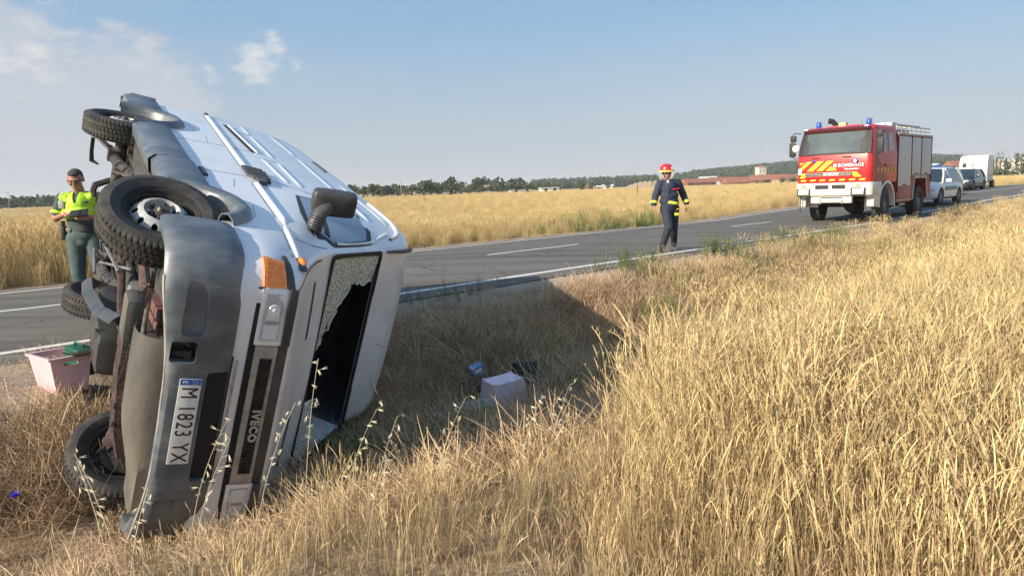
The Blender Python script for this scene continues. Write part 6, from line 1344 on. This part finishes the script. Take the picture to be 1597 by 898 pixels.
# stone ruin and earth mound behind the firefighter
p = at(1012, 292, 215); ru = empty('ruined_enclosure', (p.x, p.y, Z(p.x, p.y)-.2), R(8), 'low ruined earth and stone wall behind the firefighter', 'ruin')
mb = MB(); P = []
for j in range(5):
    row = []
    for i in range(41):
        q = i/40; hh = (2.2*math.sin(min(1, q*2.2)*1.57)*(1-.35*smooth(.75, 1, q))+.15*math.sin(i*1.9)+.1*math.sin(i*4.3)); row.append((-9+18*q, (j-2)*.9, hh*(0, .8, 1, .8, 0)[j]))
    P.append(row)
mb.grid(P); mb.build('earth_bank', ochre, ru, 30)
mb = MB(); mb.box((2.6, -1.9, 1.0), (5.6, .5, 2.0)); mb.box((5.9, -1.7, .7), (1.4, .5, 1.4)); mb.build('stone_wall', greyw, ru, 0)
for k in range(4): mb = MB(); mb.box((.6+1.3*k, -2.17, 1.0), (.16, .08, 2.05)); mb.build('buttress', whitew, ru, 0)
# white halls far right
for i, (px, w_, h_, D, lb) in enumerate(((1548, 17, 5.6, 285, 'white hall behind the horse trailer'), (1588, 16, 6.4, 290, 'large white hall at the right edge behind the poplars'))):
    p = at(px, 268, D); h = empty('white_hall', (p.x, p.y, Z(p.x, p.y)-.3), R(-32), lb, 'hall'); mb = MB(); mb.box((0, 0, h_/2), (w_, 9, h_)); mb.build('wall', whitew, h, 0); mb = MB(); mb.box((0, 0, h_+.12), (w_+.5, 9.5, .25)); mb.build('roof', grayroof, h, 0)
    for k in range(3): mb = MB(); mb.box((-w_/3+w_/3*k, -4.52, h_*.5), (2.2, .08, 2.4)); mb.build('door', greyw, h, 0)
p = at(1576, 270, 238); h = empty('gravel_heap', (p.x, p.y, Z(p.x, p.y)-.2), 0, 'pale sloping heap of spoil below the white halls', 'heap'); mb = MB(); mb.lathe([(6.5, 0), (4.6, 1.1), (2.4, 2.0), (.8, 2.5), (1e-3, 2.6)], Matrix.Rotation(R(90), 4, 'X'), 18); mb.build('spoil', mat('pale_spoil', (.55, .48, .38), .95, var=.3, vscale=.8), h, 40)
# poles and posts
polem = mat('pole_concrete', (.42, .38, .32), .8, var=.3)
def pole(px, D, h_, label, arm=True, r=.11, m=polem, name='utility_pole', cat='utility pole'):
    p = at(px, 300, D); e = empty(name, (p.x, p.y, Z(p.x, p.y)-.2), R(15), label, cat); mb = MB(); mb.tube([(0, 0, 0), (0, 0, h_)], [r, r*.65], 8); mb.build('mast', m, e)
    if arm:
        mb = MB(); mb.box((0, 0, h_-.25), (1.3, .09, .09)); cb = mb.build('crossarm', m, e)
        for k in (-.55, 0, .55): mb = MB(); mb.tube([(k, 0, h_-.2), (k, 0, h_+.1)], .05, 6); mb.build('insulator', whitew, cb)
pole(626, 205, 4.9, 'pale utility pole standing in front of the tree row'); pole(917, 215, 5.2, 'utility pole left of the firefighter', r=.09); pole(12, 250, 6.0, 'utility pole on the far left horizon'); pole(757, 330, 7, 'thin utility pole above the bushes', r=.08)
pole(994, 62, 1.25, 'dark wooden post in the field left of the firefighter', False, .05, bark, 'fence_post', 'post'); pole(661, 70, .9, 'short dark stake in the field right of the van', False, .04, bark, 'fence_post', 'post')
pole(1218, 100, 1.2, 'small dark stake in the field left of the fire engine', False, .05, bark, 'fence_post', 'post')
# ------------------------------------------------------------------ crates and debris
pink = mat('pink_plastic', (.74, .50, .53), .4, col2=(.66, .44, .47), vscale=4, spec=.4)
def crate(name, M_, label, sx=.42, sy=.30, h=.285, tap=.035):
    e = empty(name, label=label, cat='crate'); e.matrix_world = M_; b = -tap; mb = MB(); th = .006
    def wall(a, b_, na):
        pass
    bo = [(-sx/2-b*-1, -sy/2-b*-1), (sx/2+b*1, -sy/2-b*-1), (sx/2+b, sy/2+b), (-sx/2-b, sy/2+b)]; bo = [(-sx/2+tap, -sy/2+tap), (sx/2-tap, -sy/2+tap), (sx/2-tap, sy/2-tap), (-sx/2+tap, sy/2-tap)]; to = [(-sx/2, -sy/2), (sx/2, -sy/2), (sx/2, sy/2), (-sx/2, sy/2)]
    mb.add([(x, y, .0) for x, y in bo]+[(x, y, h) for x, y in to]+[(x*.97, y*.965, .01) for x, y in bo]+[(x*.965, y*.955, h) for x, y in to], [(3, 2, 1, 0), (8, 9, 10, 11)]+[(i, (i+1) % 4, 4+(i+1) % 4, 4+i) for i in range(4)]+[(8+(i+1) % 4, 8+i, 12+i, 12+(i+1) % 4) for i in range(4)]+[(4+i, 4+(i+1) % 4, 12+(i+1) % 4, 12+i) for i in range(4)])
    cu = [MB().box((s_*sx/2, 0, h-.055), (.1, .10, .024), bev=.008) for s_ in (1, -1)]
    me_ = boolean(mb.mesh('c', [pink], 0), cu); link('shell', me_, e); me_.materials.clear(); me_.materials.append(pink)
    mb = MB(); pts = to+to[:1]
    for a, c in zip(pts[:-1], pts[1:]):
        L = math.dist(a, c); mb.box(((a[0]+c[0])/2*1.015, (a[1]+c[1])/2*1.02, h-.004), (abs(a[0]-c[0])+.03, abs(a[1]-c[1])+.03, .016) if True else 0, bev=.004)
    mb.build('rim', pink, e)
    for x, y in bo: q = MB(); q.box((x*.9, y*.9, -.004), (.03, .03, .012), bev=.003); q.build('foot', pink, e)
    return e
c1 = crate('crate', Matrix.Translation((-3.60, 5.80, Z(-3.6, 5.8)+.012)) @ Matrix.Rotation(R(142), 4, 'Z'), 'pink plastic crate standing upright on the gravel verge with a green case inside')
gc = mat('green_case', (.015, .10, .055), .45, bump=.2); k = empty('tool_case', label='dark green tool case sitting in the upright pink crate', cat='case'); k.matrix_world = Matrix.Translation((-3.50, 5.87, Z(-3.6, 5.8)+.10)) @ Matrix.Rotation(R(-30), 4, 'Z') @ Matrix.Rotation(R(8), 4, 'Y')
mb = MB(); mb.box((0, 0, .11), (.20, .15, .20), bev=.02); mb.build('case_body', gc, k); mb = MB(); mb.box((0, 0, .222), (.19, .14, .03), bev=.012); mb.build('lid', gc, k); mb = MB(); mb.tube([(-.06, 0, .235), (-.055, 0, .262), (.055, 0, .262), (.06, 0, .235)], .008, 6); mb.build('handle', gc, k)
palepink = mat('pale_pink_plastic', (.84, .70, .76), .4); zd = Z(-.12, 7.2)
crate('crate', Matrix.Translation((-.12, 7.22, zd+.285)) @ Matrix.Rotation(R(32), 4, 'Z') @ Matrix.Rotation(R(184), 4, 'X') @ Matrix.Rotation(R(4), 4, 'Y'), 'pale pink plastic crate lying upside down in the ditch', .41, .31, .27)
for o in [o for o in bpy.data.objects if o.parent and o.parent.get('label', '').startswith('pale pink')]:
    o.data = o.data.copy(); o.data.materials[0] = palepink
mb = MB()
bg_ = [(.20, 7.66, .10, .15, .10, .17), (.27, 7.70, .20, .13, .09, .14), (.33, 7.62, .05, .16, .1, .12)]
for x_, y_, z_, a_, b_, c_ in bg_: mb.ell((x_-.25, y_-7.65, z_), (a_, b_, c_))
bagm = mat('black_bag', (.018, .017, .018), .5, bump=.8, bscale=16); bm_ = clay(mb, bagm, .02, 1, .5)
for v in bm_.vertices: n_ = fn(v.co.x*28, v.co.y*28+v.co.z*31, 2)*.5+fn(v.co.x*60, v.co.z*60, 5)*.25; v.co = v.co*(.82+.16*float(n_)); v.co.z = min(v.co.z, .20)
bag = link('bin_bag', bm_); bag.location = (.12, 7.58, Z(.12, 7.58)+.17); tag(bag, 'crumpled black bag behind the upturned pink crate', 'bag')
k = empty('carton', (-.38, 7.66, Z(-.38, 7.66)+.16), R(20), 'small blue and white carton left of the upturned crate', 'carton'); k.rotation_euler = (R(15), R(-20), R(20)); mb = MB(); mb.box((0, 0, .07), (.13, .09, .11), bev=.004); mb.build('box', mat('carton_blue', (.10, .30, .60), .5, col2=(.5, .6, .7), vscale=14, thr=(.5, .6)), k); mb = MB(); mb.box((0, -.047, .08), (.08, .003, .04)); mb.build('carton_print', whi, k)
mb = MB(); mb.box((0, 0, 0), (.52, .20, .014), bev=.003); bd = mb.build('board', mat('grey_board', (.34, .35, .35), .6, var=.3, vscale=12)); bd.location = (-.42, 6.80, Z(-.42, 6.80)+.15); bd.rotation_euler = (R(8), R(-6), R(10)); tag(bd, 'flat grey board lying in front of the upturned crate', 'board')
mb = MB(); mb.box((0, 0, 0), (.10, .07, .13), bev=.01); rdp = mb.build('packet', mat('red_packet', (.40, .10, .09), .5, var=.4, vscale=20)); rdp.location = (.44, 7.55, Z(.44, 7.55)+.12); rdp.rotation_euler = (.3, .2, .5); tag(rdp, 'small reddish packet right of the black bag', 'packet')
dbm = mat('dark_plastic_shard', (.07, .075, .085), .4, col2=(.16, .17, .18), vscale=8)
for i, (x_, y_, sc_, lb) in enumerate(((-.85, 5.95, .16, 'dark broken trim piece on the ditch floor by the van roof'), (-1.0, 5.55, .12, 'crumpled dark plastic shard below the windscreen'), (-.62, 5.7, .10, 'small grey plastic shard in the ditch grass'), (.62, 7.5, .09, 'dark shard near the reddish packet'))):
    mb = MB(); rd2 = random.Random(i); P = [[(a*sc_*.8+rd2.uniform(-.01, .01), b*sc_*.4, rd2.uniform(0, .05)+.04*abs(b)) for a in np.linspace(-1, 1, 6)] for b in np.linspace(-1, 1, 4)]
    mb.grid(P); m_ = modded(mb.mesh('s', [], 0), [('SOLIDIFY', dict(thickness=.006))]); m_.materials.clear(); m_.materials.append(dbm); o = link('plastic_shard', m_); o.location = (x_, y_, Z(x_, y_)+.08); o.rotation_euler = (.4*i, .3, i); tag(o, lb, 'debris')
for i, (x_, y_, lb) in enumerate(((-.72, 6.6, 'torn white paper sheet on the ditch floor'), (.50, 7.35, 'crumpled white plastic scrap right of the upturned crate'), (-.95, 6.5, 'small pale wrapper near the van roof in the ditch'))):
    mb = MB(); rd2 = random.Random(40+i); mb.grid([[(a*.06+rd2.uniform(-.008, .008), b*.045, rd2.uniform(0, .03)) for a in np.linspace(-1, 1, 6)] for b in np.linspace(-1, 1, 5)]); o = mb.build('paper_scrap', mat('scrap_white', (.7, .7, .68), .7) if i == 0 else bpy.data.materials['scrap_white'], None, 20); o.location = (x_, y_, Z(x_, y_)+.10); o.rotation_euler = (.3*i, -.2, 1.1*i); tag(o, lb, 'litter')
# blue-violet thistle flower at the left edge of the picture
fx_, fy_ = -3.05, 4.32; z_ = Z(fx_, fy_); fl_ = empty('wild_flower', (fx_, fy_, z_), 0, 'single violet-blue flower head in the straw at the left edge', 'flower')
mb = MB(); mb.tube([(0, 0, -.02), (.01, 0, .12), (.0, 0, .21)], [.004, .003, .003], 6); mb.build('stem', g_green, fl_)
pt = MB()
for k in range(26):
    a = k*2.4; e_ = .35+.9*(k/26); d = Vector((math.cos(a)*math.sin(e_*1.2), math.sin(a)*math.sin(e_*1.2), math.cos(e_*1.2))); o_ = Vector((0, 0, .21)); sd_ = Vector((-math.sin(a), math.cos(a), 0)); pt.add([o_-sd_*.003, o_+sd_*.003, o_+d*.026+sd_*.007, o_+d*.040, o_+d*.026-sd_*.007], [(0, 1, 2, 3, 4)])
pt.build('petals', mat('violet_petal', (.10, .06, .50), .6, col2=(.2, .12, .7), vscale=60), fl_, 0)
# wild oats: single tall stems with hanging spikelets close to the camera
def wild_oat(x_, y_, H, ang, seed, lb):
    rd2 = random.Random(seed); g_ = GB(); P = curve((0, 0, 0), H, .06, ang, .5, 10); g_.strip(P, [.0013]*8+[.001]*3, Vector((1, .2, 0)).normalized(), [.5]*11, .4)
    for k in range(11):
        f = min(1, .55+.45*k/10+rd2.uniform(-.03, .03)); i = min(9, int(f*10)); q = P[i].lerp(P[i+1], f*10-i) if i < 10 else P[-1]; a = rd2.uniform(-.9, .9)+(0 if rd2.random() < .6 else 3.14); L = rd2.uniform(.006, .032); e_ = q+Vector((math.cos(a)*L, math.sin(a)*L*.4, .008)); g_.strip([q, e_], [.0006, .0006], Vector((0, 0, 1)), [.8, .8], .3)
        d = Vector((math.cos(a)*.010, 0, -.019)) if rd2.random() < .8 else Vector((.01, 0, .02)); sd_ = Vector((-d.z, 0, d.x)).normalized(); d = Vector((rd2.uniform(-.6, .9), rd2.uniform(-.3, .3), rd2.uniform(-1, .25))).normalized()*.024; sd_ = Vector((-d.z, 0, d.x)).normalized()
        for o2 in (-.3, .3): d2 = d+sd_*o2*.012; g_.strip([e_, e_+d2*.4, e_+d2*.8, e_+d2*1.2], [.0004, .0017, .0012, .0002], sd_, [1, 1, 1, 1], .9)
    o = link('wild_oat', g_.done('oat', g_oat)); o.location = (x_, y_, Z(x_, y_)); return tag(o, lb, 'grass stem', 'wild oat stems standing before the van')
WO = ['before the lower bumper end', 'left of the number plate', 'over the lower end of the plate', 'between plate and grille', 'in front of the lower grille', 'beside the bonnet edge', 'before the windscreen opening', 'right of the van roof', 'leftmost before the lower wheel', 'nearest the board in the ditch', 'shortest below the bumper', 'below the lower windscreen corner']
i = 0
for (x_, y_, H, ang) in ((-1.62, 2.85, .66, 2.8), (-1.42, 3.0, .74, .3), (-1.30, 2.75, .70, .2), (-1.12, 2.95, .78, .5), (-.93, 3.05, .92, 1.4), (-.80, 3.1, .72, .2), (-.42, 3.2, .72, .2), (-.05, 3.25, .68, .4), (-1.75, 3.0, .62, 2.6), (.12, 3.5, .66, .6), (-1.52, 2.7, .5, 1.2), (-.62, 2.8, .70, .8)):
    lb_ = 'wild oat stem with drooping pale spikelets, '+WO[i]
    wild_oat(x_, y_, H, ang, i, lb_); i += 1
# ------------------------------------------------------------------ summer haze: one closed box of even air round the whole scene
hb_ = MB(); hb_.box((0, 0, 19), (20000, 20000, 42)); hm_ = bpy.data.materials.new('haze'); hm_.use_nodes = True; t = hm_.node_tree; t.nodes.remove(t.nodes['Principled BSDF'])
pv = N(t, 'ShaderNodeVolumePrincipled'); pv.inputs['Color'].default_value = (.96, .97, 1, 1); pv.inputs['Density'].default_value = .00028; pv.inputs['Anisotropy'].default_value = .0
t.links.new(pv.outputs[0], t.nodes['Material Output'].inputs['Volume']); tag(hb_.build('haze', hm_, None, 0), 'thin summer haze over the plain', kind='stuff')
